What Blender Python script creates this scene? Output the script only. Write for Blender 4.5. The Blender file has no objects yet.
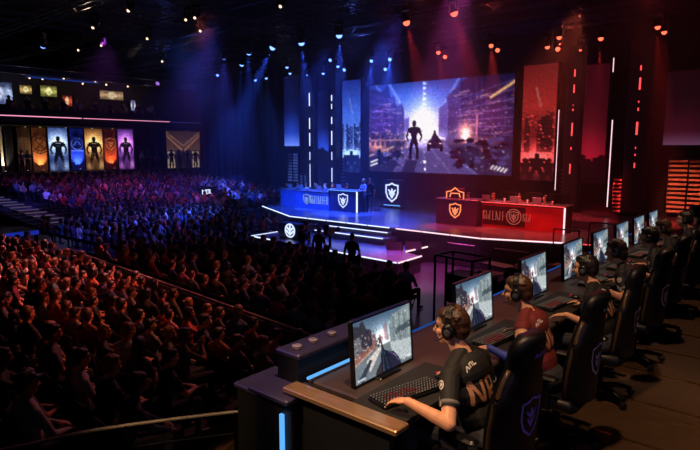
import bpy, math, random
import numpy as np
from mathutils import Vector, Matrix
from mathutils.bvhtree import BVHTree
R = math.radians
PI = math.pi
random.seed(7)
rng = np.random.default_rng(7)
SC = bpy.context.scene
COL = SC.collection

# ------------------------------------------------------------------ camera
FPX, HOR, YAW = 559.0, 148.0, R(40)
PITCH = math.atan((225 - HOR) / FPX)
CZ = 4.5
cam_data = bpy.data.cameras.new('camera')
cam = bpy.data.objects.new('camera', cam_data)
COL.objects.link(cam)
cam_data.sensor_width = 36.0
cam_data.lens = 36.0 * FPX / 700.0
cam_data.clip_end = 300
cam.location = (0, 0, CZ)
cam.rotation_euler = (PI / 2 - PITCH, 0, YAW)
SC.camera = cam
_rot = cam.rotation_euler.to_matrix()
_inv = _rot.transposed()


def P(px, py, X=None, Y=None, Z=None):
    """where the sight line through a photo pixel meets a plane of the hall (plan measuring)"""
    d = _rot @ Vector(((px - 350) / FPX, (225 - py) / FPX, -1.0))
    if X is not None:
        t = X / d.x
    elif Y is not None:
        t = Y / d.y
    else:
        t = (Z - CZ) / d.z
    return Vector((d.x * t, d.y * t, CZ + d.z * t))


def proj(p):
    q = _inv @ (Vector(p) - Vector((0, 0, CZ)))
    return 350 + FPX * q.x / -q.z, 225 - FPX * q.y / -q.z


def in_frame(p, m=8):
    q = _inv @ (Vector(p) - Vector((0, 0, CZ)))
    if q.z > -0.3:
        return False
    x = 350 + FPX * q.x / -q.z
    y = 225 - FPX * q.y / -q.z
    return -m < x < 700 + m and -m < y < 450 + m


# ------------------------------------------------------------------ colour and materials
def lin(c):
    c = np.asarray(c, float)
    return np.where(c <= 0.04045, c / 12.92, ((c + 0.055) / 1.055) ** 2.4)


def hexc(h):
    return tuple(float(v) for v in lin([int(h[i:i + 2], 16) / 255 for i in (0, 2, 4)]))


def mat(name, col, rough=0.6, metal=0.0, var=0.25, scale=6.0, bump=0.0, spec=0.5, coat=0.0, stretch=None):
    m = bpy.data.materials.new(name)
    m.use_nodes = True
    nt = m.node_tree
    b = nt.nodes['Principled BSDF']
    col = hexc(col) if isinstance(col, str) else col
    tc = nt.nodes.new('ShaderNodeTexCoord')
    nz = nt.nodes.new('ShaderNodeTexNoise')
    nz.inputs['Scale'].default_value = scale
    nz.inputs['Detail'].default_value = 4
    src = tc.outputs['Object']
    if stretch:
        mp = nt.nodes.new('ShaderNodeMapping')
        mp.inputs['Scale'].default_value = stretch
        nt.links.new(src, mp.inputs['Vector'])
        src = mp.outputs['Vector']
    nt.links.new(src, nz.inputs['Vector'])
    rp = nt.nodes.new('ShaderNodeValToRGB')
    rp.color_ramp.elements[0].position = 0.3
    rp.color_ramp.elements[1].position = 0.72
    lo = [max(0, c * (1 - var)) for c in col] + [1]
    hi = [min(1, c * (1 + var)) for c in col] + [1]
    rp.color_ramp.elements[0].color = lo
    rp.color_ramp.elements[1].color = hi
    nt.links.new(nz.outputs['Fac'], rp.inputs['Fac'])
    nt.links.new(rp.outputs['Color'], b.inputs['Base Color'])
    b.inputs['Roughness'].default_value = rough
    b.inputs['Metallic'].default_value = metal
    b.inputs['Specular IOR Level'].default_value = spec
    b.inputs['Coat Weight'].default_value = coat
    if bump:
        bp = nt.nodes.new('ShaderNodeBump')
        bp.inputs['Strength'].default_value = bump
        bp.inputs['Distance'].default_value = 0.02
        nt.links.new(nz.outputs['Fac'], bp.inputs['Height'])
        nt.links.new(bp.outputs['Normal'], b.inputs['Normal'])
    return m


def emit(name, col, strength):
    m = bpy.data.materials.new(name)
    m.use_nodes = True
    nt = m.node_tree
    nt.nodes.remove(nt.nodes['Principled BSDF'])
    e = nt.nodes.new('ShaderNodeEmission')
    e.inputs['Color'].default_value = (*(hexc(col) if isinstance(col, str) else col), 1)
    e.inputs['Strength'].default_value = strength
    nt.links.new(e.outputs[0], nt.nodes['Material Output'].inputs['Surface'])
    return m


def screen_mat(name, strength):
    m = bpy.data.materials.new(name)
    m.use_nodes = True
    nt = m.node_tree
    nt.nodes.remove(nt.nodes['Principled BSDF'])
    a = nt.nodes.new('ShaderNodeVertexColor')
    a.layer_name = 'pic'
    e = nt.nodes.new('ShaderNodeEmission')
    e.inputs['Strength'].default_value = strength
    nt.links.new(a.outputs['Color'], e.inputs['Color'])
    nt.links.new(e.outputs[0], nt.nodes['Material Output'].inputs['Surface'])
    return m


def tint_mat(name, attr=None, rough=0.75):
    """cloth whose colour comes from the object (or from a vertex attribute of the far crowd)"""
    m = bpy.data.materials.new(name)
    m.use_nodes = True
    nt = m.node_tree
    b = nt.nodes['Principled BSDF']
    b.inputs['Roughness'].default_value = rough
    if attr:
        a = nt.nodes.new('ShaderNodeVertexColor')
        a.layer_name = attr
        src = a.outputs['Color']
    else:
        a = nt.nodes.new('ShaderNodeObjectInfo')
        src = a.outputs['Color']
    nz = nt.nodes.new('ShaderNodeTexNoise')
    nz.inputs['Scale'].default_value = 14
    mx = nt.nodes.new('ShaderNodeMix')
    mx.data_type = 'RGBA'
    mx.blend_type = 'MULTIPLY'
    mx.inputs[0].default_value = 0.5
    nt.links.new(src, mx.inputs[6])
    nt.links.new(nz.outputs['Color'], mx.inputs[7])
    nt.links.new(mx.outputs[2], b.inputs['Base Color'])
    return m


# ------------------------------------------------------------------ mesh builder
class MB:
    def __init__(s):
        s.v, s.f, s.m = [], [], []

    def add(s, vs, fs, mi=0, M=None):
        b = len(s.v)
        s.v += [tuple(M @ Vector(p)) if M is not None else tuple(p) for p in vs]
        s.f += [tuple(b + i for i in f) for f in fs]
        s.m += [mi] * len(fs)
        return s

    def box(s, c, d, mi=0, rz=0.0, M=None, bev=0.0):
        x, y, z = (k / 2 for k in d)
        if bev <= 0:
            vs = [(i * x, j * y, k * z) for i in (-1, 1) for j in (-1, 1) for k in (-1, 1)]
            fs = [(0, 1, 3, 2), (4, 6, 7, 5), (0, 4, 5, 1), (2, 3, 7, 6), (0, 2, 6, 4), (1, 5, 7, 3)]
        else:
            bev = min(bev, x * .9, y * .9, z * .9)
            o = [(-x + bev, -y), (x - bev, -y), (x, -y + bev), (x, y - bev), (x - bev, y), (-x + bev, y), (-x, y - bev), (-x, -y + bev)]
            i_ = [(a * (x - bev) / x, b_ * (y - bev) / y) for a, b_ in o]
            rings = [(i_, -z), (o, -z + bev), (o, z - bev), (i_, z)]
            vs = [(a, b_, zz) for ring, zz in rings for a, b_ in ring]
            fs = [tuple(reversed(range(8))), tuple(range(24, 32))]
            for r in range(3):
                for k in range(8):
                    a, b2 = r * 8 + k, r * 8 + (k + 1) % 8
                    fs.append((a, b2, b2 + 8, a + 8))
        T = Matrix.Translation(Vector(c)) @ Matrix.Rotation(rz, 4, 'Z')
        if M is not None:
            T = M @ T
        return s.add(vs, fs, mi, T)

    def tube(s, pts, r, n=8, mi=0, M=None, closed=False):
        pts = [Vector(p) for p in pts]
        rs = r if isinstance(r, (list, tuple)) else [r] * len(pts)
        vs, fs = [], []
        L = len(pts)
        up = Vector((0, 0, 1))
        for i, p in enumerate(pts):
            if closed:
                t = pts[(i + 1) % L] - pts[i - 1]
            else:
                t = pts[min(i + 1, L - 1)] - pts[max(i - 1, 0)]
            t.normalize()
            u = up if abs(t.dot(up)) < 0.95 else Vector((1, 0, 0))
            a = t.cross(u).normalized()
            b = a.cross(t).normalized()
            for k in range(n):
                an = 2 * PI * k / n
                vs.append(p + (a * math.cos(an) + b * math.sin(an)) * rs[i])
        for i in range(L if closed else L - 1):
            j = (i + 1) % L
            for k in range(n):
                q = (k + 1) % n
                fs.append((i * n + k, i * n + q, j * n + q, j * n + k))
        if not closed:
            fs.append(tuple(reversed(range(n))))
            fs.append(tuple(range((L - 1) * n, L * n)))
        return s.add(vs, fs, mi, M)

    def lathe(s, prof, n=16, mi=0, M=None):
        vs, fs = [], []
        for (r, z) in prof:
            for k in range(n):
                an = 2 * PI * k / n
                vs.append((max(r, 1e-4) * math.cos(an), max(r, 1e-4) * math.sin(an), z))
        for i in range(len(prof) - 1):
            for k in range(n):
                q = (k + 1) % n
                fs.append((i * n + k, i * n + q, (i + 1) * n + q, (i + 1) * n + k))
        fs.append(tuple(reversed(range(n))))
        fs.append(tuple(range((len(prof) - 1) * n, len(prof) * n)))
        return s.add(vs, fs, mi, M)

    def ell(s, c, r, n=10, m=7, mi=0, M=None):
        prof = [(math.sin(PI * i / m), -math.cos(PI * i / m)) for i in range(m + 1)]
        T = Matrix.Translation(Vector(c)) @ Matrix.Diagonal((*r, 1))
        return s.lathe(prof, n, mi, T if M is None else M @ T)

    def prism(s, poly, z0, z1, mi=0, M=None, top=None):
        n = len(poly)
        vs = [(x, y, z0) for x, y in poly] + [(x, y, z1) for x, y in poly]
        s.add(vs, [tuple(reversed(range(n)))] + [(i, (i + 1) % n, n + (i + 1) % n, n + i) for i in range(n)], mi, M)
        return s.add([(x, y, z1) for x, y in poly], [tuple(range(n))], mi if top is None else top, M)

    def strokes(s, lines, w, t=0.004, mi=0, M=None):
        """flat lettering strokes: polylines in the x-z plane given thickness t towards -y"""
        for ln in lines:
            for (ax, az), (bx, bz) in zip(ln, ln[1:]):
                L = math.hypot(bx - ax, bz - az)
                if L < 1e-6:
                    continue
                dx, dz = (bx - ax) / L * w / 2, (bz - az) / L * w / 2
                q = [(ax - dx - dz, az - dz + dx), (ax - dx + dz, az - dz - dx), (bx + dx + dz, bz + dz - dx), (bx + dx - dz, bz + dz + dx)]
                vs = [(x, 0, z) for x, z in q] + [(x, -t, z) for x, z in q]
                s.add(vs, [(0, 1, 2, 3), (7, 6, 5, 4), (0, 4, 5, 1), (1, 5, 6, 2), (2, 6, 7, 3), (3, 7, 4, 0)], mi, M)
        return s

    def build(s, name, mats, parent=None, smooth=False, loc=None, rz=0.0, auto=None):
        me = bpy.data.meshes.new(name)
        me.from_pydata(s.v, [], s.f)
        for m in (mats if isinstance(mats, (list, tuple)) else [mats]):
            me.materials.append(m)
        if len(me.materials) > 1:
            me.polygons.foreach_set('material_index', s.m)
        if smooth:
            me.polygons.foreach_set('use_smooth', [len(f) <= 4 for f in s.f])
        me.update()
        return link(name, me, parent, loc, rz)


def link(name, me, parent=None, loc=None, rz=0.0):
    o = bpy.data.objects.new(name, me)
    COL.objects.link(o)
    if parent is not None:
        o.parent = parent
    if loc is not None:
        o.location = loc
    if rz:
        o.rotation_euler = (0, 0, rz)
    return o


def tag(o, label, cat, group=None, kind=None):
    o['label'] = label
    o['category'] = cat
    if group:
        o['group'] = group
    if kind:
        o['kind'] = kind
    return o


def thing(name, label, cat, loc=(0, 0, 0), rz=0.0, group=None):
    o = bpy.data.objects.new(name, None)
    o.empty_display_size = 0.1
    COL.objects.link(o)
    o.location = loc
    o.rotation_euler = (0, 0, rz)
    return tag(o, label, cat, group)


def struct(o):
    o['kind'] = 'structure'
    return o


KIDS = {}


def kids(o):
    return [c for c in bpy.data.objects if c.parent == o]


def dup(root, tree, loc, rz, label, group=None):
    """tree: [(part, [sub-parts])] of root"""
    r = root.copy()
    COL.objects.link(r)
    r.location = loc
    r.rotation_euler = (0, 0, rz)
    r['label'] = label
    if group:
        r['group'] = group
    made = []
    for ch, subs in tree:
        c = ch.copy()
        COL.objects.link(c)
        c.parent = r
        made.append(c)
        for g in subs:
            d = g.copy()
            COL.objects.link(d)
            d.parent = c
    return r, made


def tree_of(root):
    return [(c, kids(c)) for c in kids(root)]


ORD = ['first', 'second', 'third', 'fourth', 'fifth', 'sixth', 'seventh', 'eighth', 'ninth', 'tenth', 'eleventh', 'twelfth',
       'thirteenth', 'fourteenth', 'fifteenth', 'sixteenth', 'seventeenth', 'eighteenth', 'nineteenth', 'twentieth']
_T = {20: 'twenty', 30: 'thirty', 40: 'forty', 50: 'fifty'}


def ordw(i):
    if i < 20:
        return ORD[i]
    n = i + 1
    t, u = n // 10 * 10, n % 10
    return (_T[t] + '-' + ORD[u - 1]) if u else _T[t][:-1] + 'ieth'


# ------------------------------------------------------------------ pictures shown on screens (display content only)
class Canvas:
    def __init__(s, w, h):
        s.w, s.h = w, h
        s.U, s.V = np.meshgrid((np.arange(w) + .5) / w, (np.arange(h) + .5) / h)
        s.a = np.zeros((h, w, 3))

    def C(s, c):
        return np.array([int(c[i:i + 2], 16) / 255 for i in (0, 2, 4)]) if isinstance(c, str) else np.array(c, float)

    def vgrad(s, stops):
        vs = [p for p, _ in stops]
        cs = np.array([s.C(c) for _, c in stops])
        for k in range(3):
            s.a[:, :, k] = np.interp(s.V, vs, cs[:, k])
        return s

    def mask_poly(s, pts):
        ins = np.zeros(s.U.shape, bool)
        n = len(pts)
        for i in range(n):
            (x1, y1), (x2, y2) = pts[i], pts[(i + 1) % n]
            if y1 == y2:
                continue
            c = ((y1 > s.V) != (y2 > s.V)) & (s.U < (x2 - x1) * (s.V - y1) / (y2 - y1) + x1)
            ins ^= c
        return ins

    def put(s, mask, c, al=1.0):
        s.a[mask] = s.a[mask] * (1 - al) + s.C(c) * al
        return s

    def poly(s, pts, c, al=1.0):
        return s.put(s.mask_poly(pts), c, al)

    def rect(s, x0, y0, x1, y1, c, al=1.0):
        return s.put((s.U >= x0) & (s.U < x1) & (s.V >= y0) & (s.V < y1), c, al)

    def ell(s, cx, cy, rx, ry, c, al=1.0):
        return s.put(((s.U - cx) / rx) ** 2 + ((s.V - cy) / ry) ** 2 < 1, c, al)

    def glow(s, cx, cy, rx, ry, c, al=1.0):
        g = np.exp(-(((s.U - cx) / rx) ** 2 + ((s.V - cy) / ry) ** 2))[..., None] * al
        s.a += g * s.C(c)
        return s

    def line(s, p, q, w, c, al=1.0):
        asp = s.w / s.h
        px, py, qx, qy = p[0] * asp, p[1], q[0] * asp, q[1]
        dx, dy = qx - px, qy - py
        L2 = dx * dx + dy * dy + 1e-12
        t = np.clip(((s.U * asp - px) * dx + (s.V - py) * dy) / L2, 0, 1)
        d = np.hypot(s.U * asp - px - t * dx, s.V - py - t * dy)
        k = np.clip(1.3 - d / (w / 2), 0, 1)[..., None] * al
        s.a = s.a * (1 - k) + s.C(c) * k
        return s

    def grain(s, amt, mask=None):
        n = 1 + rng.normal(0, amt, (s.h, s.w, 1))
        if mask is None:
            s.a *= n
        else:
            s.a[mask] *= n[mask]
        return s

    def speck(s, n, x0, y0, x1, y1, cols, big=1, al=0.9):
        for _ in range(n):
            x, y = rng.uniform(x0, x1), rng.uniform(y0, y1)
            i, j = int(y * s.h), int(x * s.w)
            if 0 <= i < s.h and 0 <= j < s.w:
                w = rng.integers(1, big + 1)
                c = s.C(cols[rng.integers(len(cols))])
                s.a[i:i + rng.integers(1, 2 if big < 3 else 3), j:j + w] = s.a[i:i + 1, j:j + w] * (1 - al) + c * al
        return s

    def figure(s, cx, top, h, c, glowc=None, wide=1.0, al=1.0):
        """plain armoured standing figure"""
        asp = s.h / s.w * wide
        f = lambda pts: [(cx + x * h * asp, top + y * h) for x, y in pts]
        if glowc:
            s.glow(cx, top + .3 * h, .35 * h * asp, .35 * h, glowc, .6)
        s.ell(cx, top + .085 * h, .065 * h * asp, .085 * h, c, al)
        s.rect(cx - .035 * h * asp, top + .1 * h, cx + .035 * h * asp, top + .2 * h, c, al)
        for sg in (-1, 1):
            s.poly(f([(0, .15), (sg * .17, .18), (sg * .19, .3), (sg * .1, .34), (sg * .09, .52), (0, .52)]), c, al)
            s.poly(f([(sg * .14, .2), (sg * .2, .22), (sg * .27, .42), (sg * .2, .56), (sg * .16, .54), (sg * .2, .42)]), c, al)
            s.poly(f([(0, .5), (sg * .11, .5), (sg * .16, .75), (sg * .15, 1), (sg * .07, 1), (sg * .07, .76), (0, .6)]), c, al)
        return s

    def blur(s, k=1, mix=1.0):
        for _ in range(k):
            p = np.pad(s.a, ((1, 1), (1, 1), (0, 0)), 'edge')
            b = (p[:-2, 1:-1] + p[2:, 1:-1] + p[1:-1, :-2] + p[1:-1, 2:] + 2 * p[1:-1, 1:-1]) / 6
            s.a = s.a * (1 - mix) + b * mix
        return s

    def done(s):
        return lin(np.clip(s.a, 0, 1))


def screen_mesh(name, canvas, corners, material, parent=None):
    """corners: top-left, top-right, bottom-left, bottom-right as seen by the viewer"""
    a = canvas.done()
    h, w = a.shape[:2]
    tl, tr, bl, br = (np.array(c, float) for c in corners)
    u = np.linspace(0, 1, w)[None, :, None]
    v = np.linspace(0, 1, h)[:, None, None]
    P3 = (tl * (1 - u) + tr * u) * (1 - v) + (bl * (1 - u) + br * u) * v
    idx = np.arange(w * h).reshape(h, w)
    F = np.stack([idx[:-1, :-1], idx[1:, :-1], idx[1:, 1:], idx[:-1, 1:]], -1).reshape(-1, 4)
    me = bpy.data.meshes.new(name)
    me.from_pydata(P3.reshape(-1, 3).tolist(), [], F.tolist())
    at = me.color_attributes.new('pic', 'FLOAT_COLOR', 'POINT')
    at.data.foreach_set('color', np.concatenate([a.reshape(-1, 3), np.ones((w * h, 1))], 1).ravel())
    me.materials.append(material)
    return link(name, me, parent)


# emblem strokes shared by desks, lecterns and chairs, unit square (x right, z up)
SHIELD = [[(0, .5), (.2, .42), (.42, .4), (.42, 0), (.3, -.28), (0, -.5), (-.3, -.28), (-.42, 0), (-.42, .4), (-.2, .42), (0, .5)]]
SHIELD_IN = [[(-.27, .2), (-.08, .02), (0, .26), (.08, .02), (.27, .2)], [(-.2, -.02), (0, -.3), (.2, -.02)], [(0, .26), (0, -.3)]]


def sc2(lines, k, ox=0, oz=0, kx=None):
    kx = k if kx is None else kx
    return [[(x * kx + ox, z * k + oz) for x, z in ln] for ln in lines]


def ring(r, n=16, ox=0, oz=0):
    return [[(ox + r * math.cos(2 * PI * i / n), oz + r * math.sin(2 * PI * i / n)) for i in range(n + 1)]]


def decal(lines, w, bvh, origin, direction, up, mi_parent, name, material, lift=0.004):
    """lettering strokes pressed on to a curved surface"""
    d = Vector(direction).normalized()
    right = d.cross(Vector(up)).normalized()
    upv = right.cross(d).normalized()
    vs, fs = [], []
    for ln in lines:
        fine = []
        for (ax, az), (bx, bz) in zip(ln, ln[1:]):
            n = max(1, int(math.hypot(bx - ax, bz - az) / 0.015))
            fine += [(ax + (bx - ax) * i / n, az + (bz - az) * i / n, bx - ax, bz - az) for i in range(n)] + [(bx, bz, bx - ax, bz - az)]
        prev = None
        for (x, z, dx, dz) in fine:
            L = math.hypot(dx, dz) or 1
            nx, nz = -dz / L * w / 2, dx / L * w / 2
            pair = []
            for sg in (-1, 1):
                o = Vector(origin) + right * (x + sg * nx) + upv * (z + sg * nz)
                h, nrm, _, _ = bvh.ray_cast(o, d)
                pair.append((h - d * lift) if h is not None else None)
            if None in pair:
                prev = None
                continue
            b = len(vs)
            vs += [tuple(p) for p in pair]
            if prev is not None:
                fs.append((prev, prev + 1, b + 1, b))
            prev = b
    me = bpy.data.meshes.new(name)
    me.from_pydata(vs, [], fs)
    me.materials.append(material)
    return link(name, me, mi_parent)
# ------------------------------------------------------------------ people: one continuous skin grown over tapered limbs
SKIN, SHIRT, TROU, SHOE, DARK, LIP, SLEEVE = range(7)


def cap_mesh(mb, a, b, ra, rb, n=12):
    a, b = Vector(a), Vector(b)
    d = b - a
    L = d.length
    if L < 1e-5:
        return mb.ell(a, (ra, ra, ra), n, 8)
    d /= L
    pts, rs = [], []
    for k in range(4):
        t = PI / 2 * k / 4
        pts.append(a - d * ra * math.cos(t) * 0.999)
        rs.append(max(ra * math.sin(t), 1e-3))
    pts.append(a)
    rs.append(ra)
    pts.append(b)
    rs.append(rb)
    for k in range(1, 5):
        t = PI / 2 * k / 4
        pts.append(b + d * rb * math.sin(t))
        rs.append(max(rb * math.cos(t), 1e-3))
    return mb.tube(pts, rs, n)


def remesh(prims, voxel, smooth=2, name='body'):
    mb = MB()
    for p in prims:
        if p[0] == 'cap':
            cap_mesh(mb, *p[1:5])
        else:
            mb.ell((0, 0, 0), (1, 1, 1), 14, 10, 0, p[1] @ Matrix.Diagonal((*p[2], 1)))
    me = bpy.data.meshes.new(name)
    me.from_pydata(mb.v, [], mb.f)
    o = bpy.data.objects.new('tmp', me)
    COL.objects.link(o)
    r = o.modifiers.new('r', 'REMESH')
    r.mode = 'VOXEL'
    r.voxel_size = voxel
    r.use_smooth_shade = True
    if smooth:
        s = o.modifiers.new('s', 'SMOOTH')
        s.iterations = smooth
        s.factor = 0.5
    bpy.context.view_layer.update()
    dg = bpy.context.evaluated_depsgraph_get()
    out = bpy.data.meshes.new_from_object(o.evaluated_get(dg))
    out.name = name
    bpy.data.objects.remove(o)
    bpy.data.meshes.remove(me)
    return out


def classify(me, prims):
    """material of each face = the limb it belongs to"""
    n = len(me.polygons)
    c = np.empty(n * 3)
    me.polygons.foreach_get('center', c)
    c = c.reshape(-1, 3)
    best = np.full(n, 1e9)
    mi = np.zeros(n, int)
    for p in prims:
        if p[0] == 'cap':
            a, b = np.array(p[1], float), np.array(p[2], float)
            d = b - a
            t = np.clip(((c - a) @ d) / (d @ d + 1e-12), 0, 1)
            dist = np.linalg.norm(c - a - t[:, None] * d, axis=1) - (p[3] * (1 - t) + p[4] * t)
        else:
            Mi = np.array(p[1].inverted())
            q = c @ Mi[:3, :3].T + Mi[:3, 3]
            r = np.array(p[2])
            k = np.linalg.norm(q / r, axis=1)
            dist = (k - 1) * np.linalg.norm(q, axis=1) / np.maximum(k, 1e-6)
        dist = dist - (p[6] if len(p) > 6 else 0) if p[0] == 'cap' else dist - (p[4] if len(p) > 4 else 0)
        m = dist < best
        best[m] = dist[m]
        mi[m] = p[5] if p[0] == 'cap' else p[3]
    return mi


def ik(s, w, l1, l2, pole):
    d = w - s
    L = min(d.length, (l1 + l2) * 0.995)
    dn = d.normalized()
    x = (l1 * l1 - l2 * l2 + L * L) / (2 * L)
    h = math.sqrt(max(l1 * l1 - x * x, 0))
    pv = Vector(pole) - dn * dn.dot(Vector(pole))
    pv.normalize()
    return s + dn * x + pv * h, s + dn * L


def hand(pr, w, d, n, side, mi=SKIN, curl=0.5, k=1.0, fat=1.0):
    """w wrist, d finger direction, n out of the back of the hand, side: +1 when the thumb lies towards d x n"""
    d = d.normalized()
    n = (n - d * n.dot(d)).normalized()
    t = d.cross(n).normalized() * side          # towards the thumb
    c = w + d * 0.05 * k
    B = Matrix((t, d, n)).transposed().to_4x4()
    pr.append(('ell', Matrix.Translation(c) @ B, (0.040 * k, 0.052 * k, 0.017 * k), mi))
    for i, (off, ln) in enumerate([(0.034, 0.074), (0.0115, 0.082), (-0.0115, 0.077), (-0.033, 0.061)]):
        p = w + (d * (0.088 - 0.004 * abs(i - 1)) + t * off) * k
        pr.append(('cap', w + (d * 0.04 + t * off * .6) * k, p, 0.010 * fat, 0.0095 * fat, mi))
        dirn = (d + t * (off * 4.0)).normalized()
        for j, fr in enumerate((0.42, 0.33, 0.25)):
            an = curl * (0.35 + 0.55 * j)
            v = dirn * math.cos(an) - n * math.sin(an)
            q = p + v * ln * fr * k
            pr.append(('cap', p, q, (0.0092 - .0008 * j) * fat, (0.0086 - .0010 * j) * fat, mi))
            p = q
    p = w + (d * 0.028 + t * 0.030 - n * 0.006) * k
    v = (d * 0.75 + t * 0.65 - n * 0.25).normalized()
    q = p + v * 0.036 * k
    pr.append(('cap', p, q, 0.0125 * fat, 0.0105 * fat, mi))
    v = (d * 0.95 + t * 0.2 - n * 0.3).normalized()
    pr.append(('cap', q, q + v * 0.030 * k, 0.0102 * fat, 0.0085 * fat, mi))


def head(pr, H, yaw=0.0, pitch=0.0, face=True):
    M = Matrix.Translation(H) @ Matrix.Rotation(yaw, 4, 'Z') @ Matrix.Rotation(pitch, 4, 'X')
    T = lambda v: tuple(M @ Vector(v))
    E = lambda v, r, m=SKIN, bias=0.0: pr.append(('ell', M @ Matrix.Translation(v), r, m, bias))
    E((0, -.012, .022), (.074, .096, .100))
    E((0, .030, -.045), (.056, .066, .072))
    E((0, .068, -.094), (.022, .020, .018))
    E((0, .055, .035), (.058, .040, .045))
    pr.append(('cap', T((0, .090, .012)), T((0, .112, -.026)), .009, .014, SKIN))
    for s in (-1, 1):
        E((s * .076, -.008, -.008), (.010, .022, .033))
        pr.append(('cap', T((s * .014, .092, .030)), T((s * .046, .082, .030)), .009, .007, SKIN))
        E((s * .040, .066, -.022), (.022, .026, .024))
        if face:
            E((s * .032, .084, .010), (.013, .010, .006), DARK, .004)
            pr.append(('cap', T((s * .018, .096, .034)), T((s * .048, .085, .033)), .004, .003, DARK, .005))
    if face:
        pr.append(('cap', T((-.020, .088, -.058)), T((.020, .088, -.058)), .007, .007, LIP, .003))
    return M


def hair_prims(M, style, seed=0):
    rr = random.Random(seed)
    E = lambda v, r: ('ell', M @ Matrix.Translation(v), r, 0)
    pr = [E((0, -.026, .038), (.084, .096, .098)), E((0, .030, .086), (.066, .056, .040))]
    if style == 'short':
        pr.append(E((0, -.060, -.010), (.074, .058, .070)))
    elif style == 'medium':
        pr += [E((0, -.060, -.030), (.084, .060, .085)), E((.066, -.01, .0), (.022, .045, .07)), E((-.066, -.01, .0), (.022, .045, .07))]
    elif style == 'long':
        pr += [E((0, -.070, -.070), (.090, .050, .120)), E((0, -.085, -.170), (.080, .036, .100)),
               E((.070, .0, -.05), (.020, .042, .12)), E((-.070, .0, -.05), (.020, .042, .12))]
    elif style == 'bun':
        pr += [E((0, -.060, -.020), (.078, .056, .070)), E((0, -.130, .060), (.042, .042, .042))]
    elif style == 'cap':
        pr += [E((0, -.055, -.01), (.076, .056, .06)), E((0, .10, .062), (.062, .055, .010))]
    for _ in range(26 if style != 'cap' else 0):
        a, e = rr.uniform(-PI, PI), rr.uniform(.25, 1.4)
        p = Vector((.080 * math.cos(a) * math.cos(e), -.024 + .092 * math.sin(a) * math.cos(e), .040 + .094 * math.sin(e)))
        if p.y > .05 and p.z < .08:
            continue
        q = p + Vector((rr.uniform(-.02, .02), rr.uniform(-.005, .03), rr.uniform(.0, .014)))
        pr.append(('cap', tuple(M @ p), tuple(M @ q), .012, .005, 0))
    return pr


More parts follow.
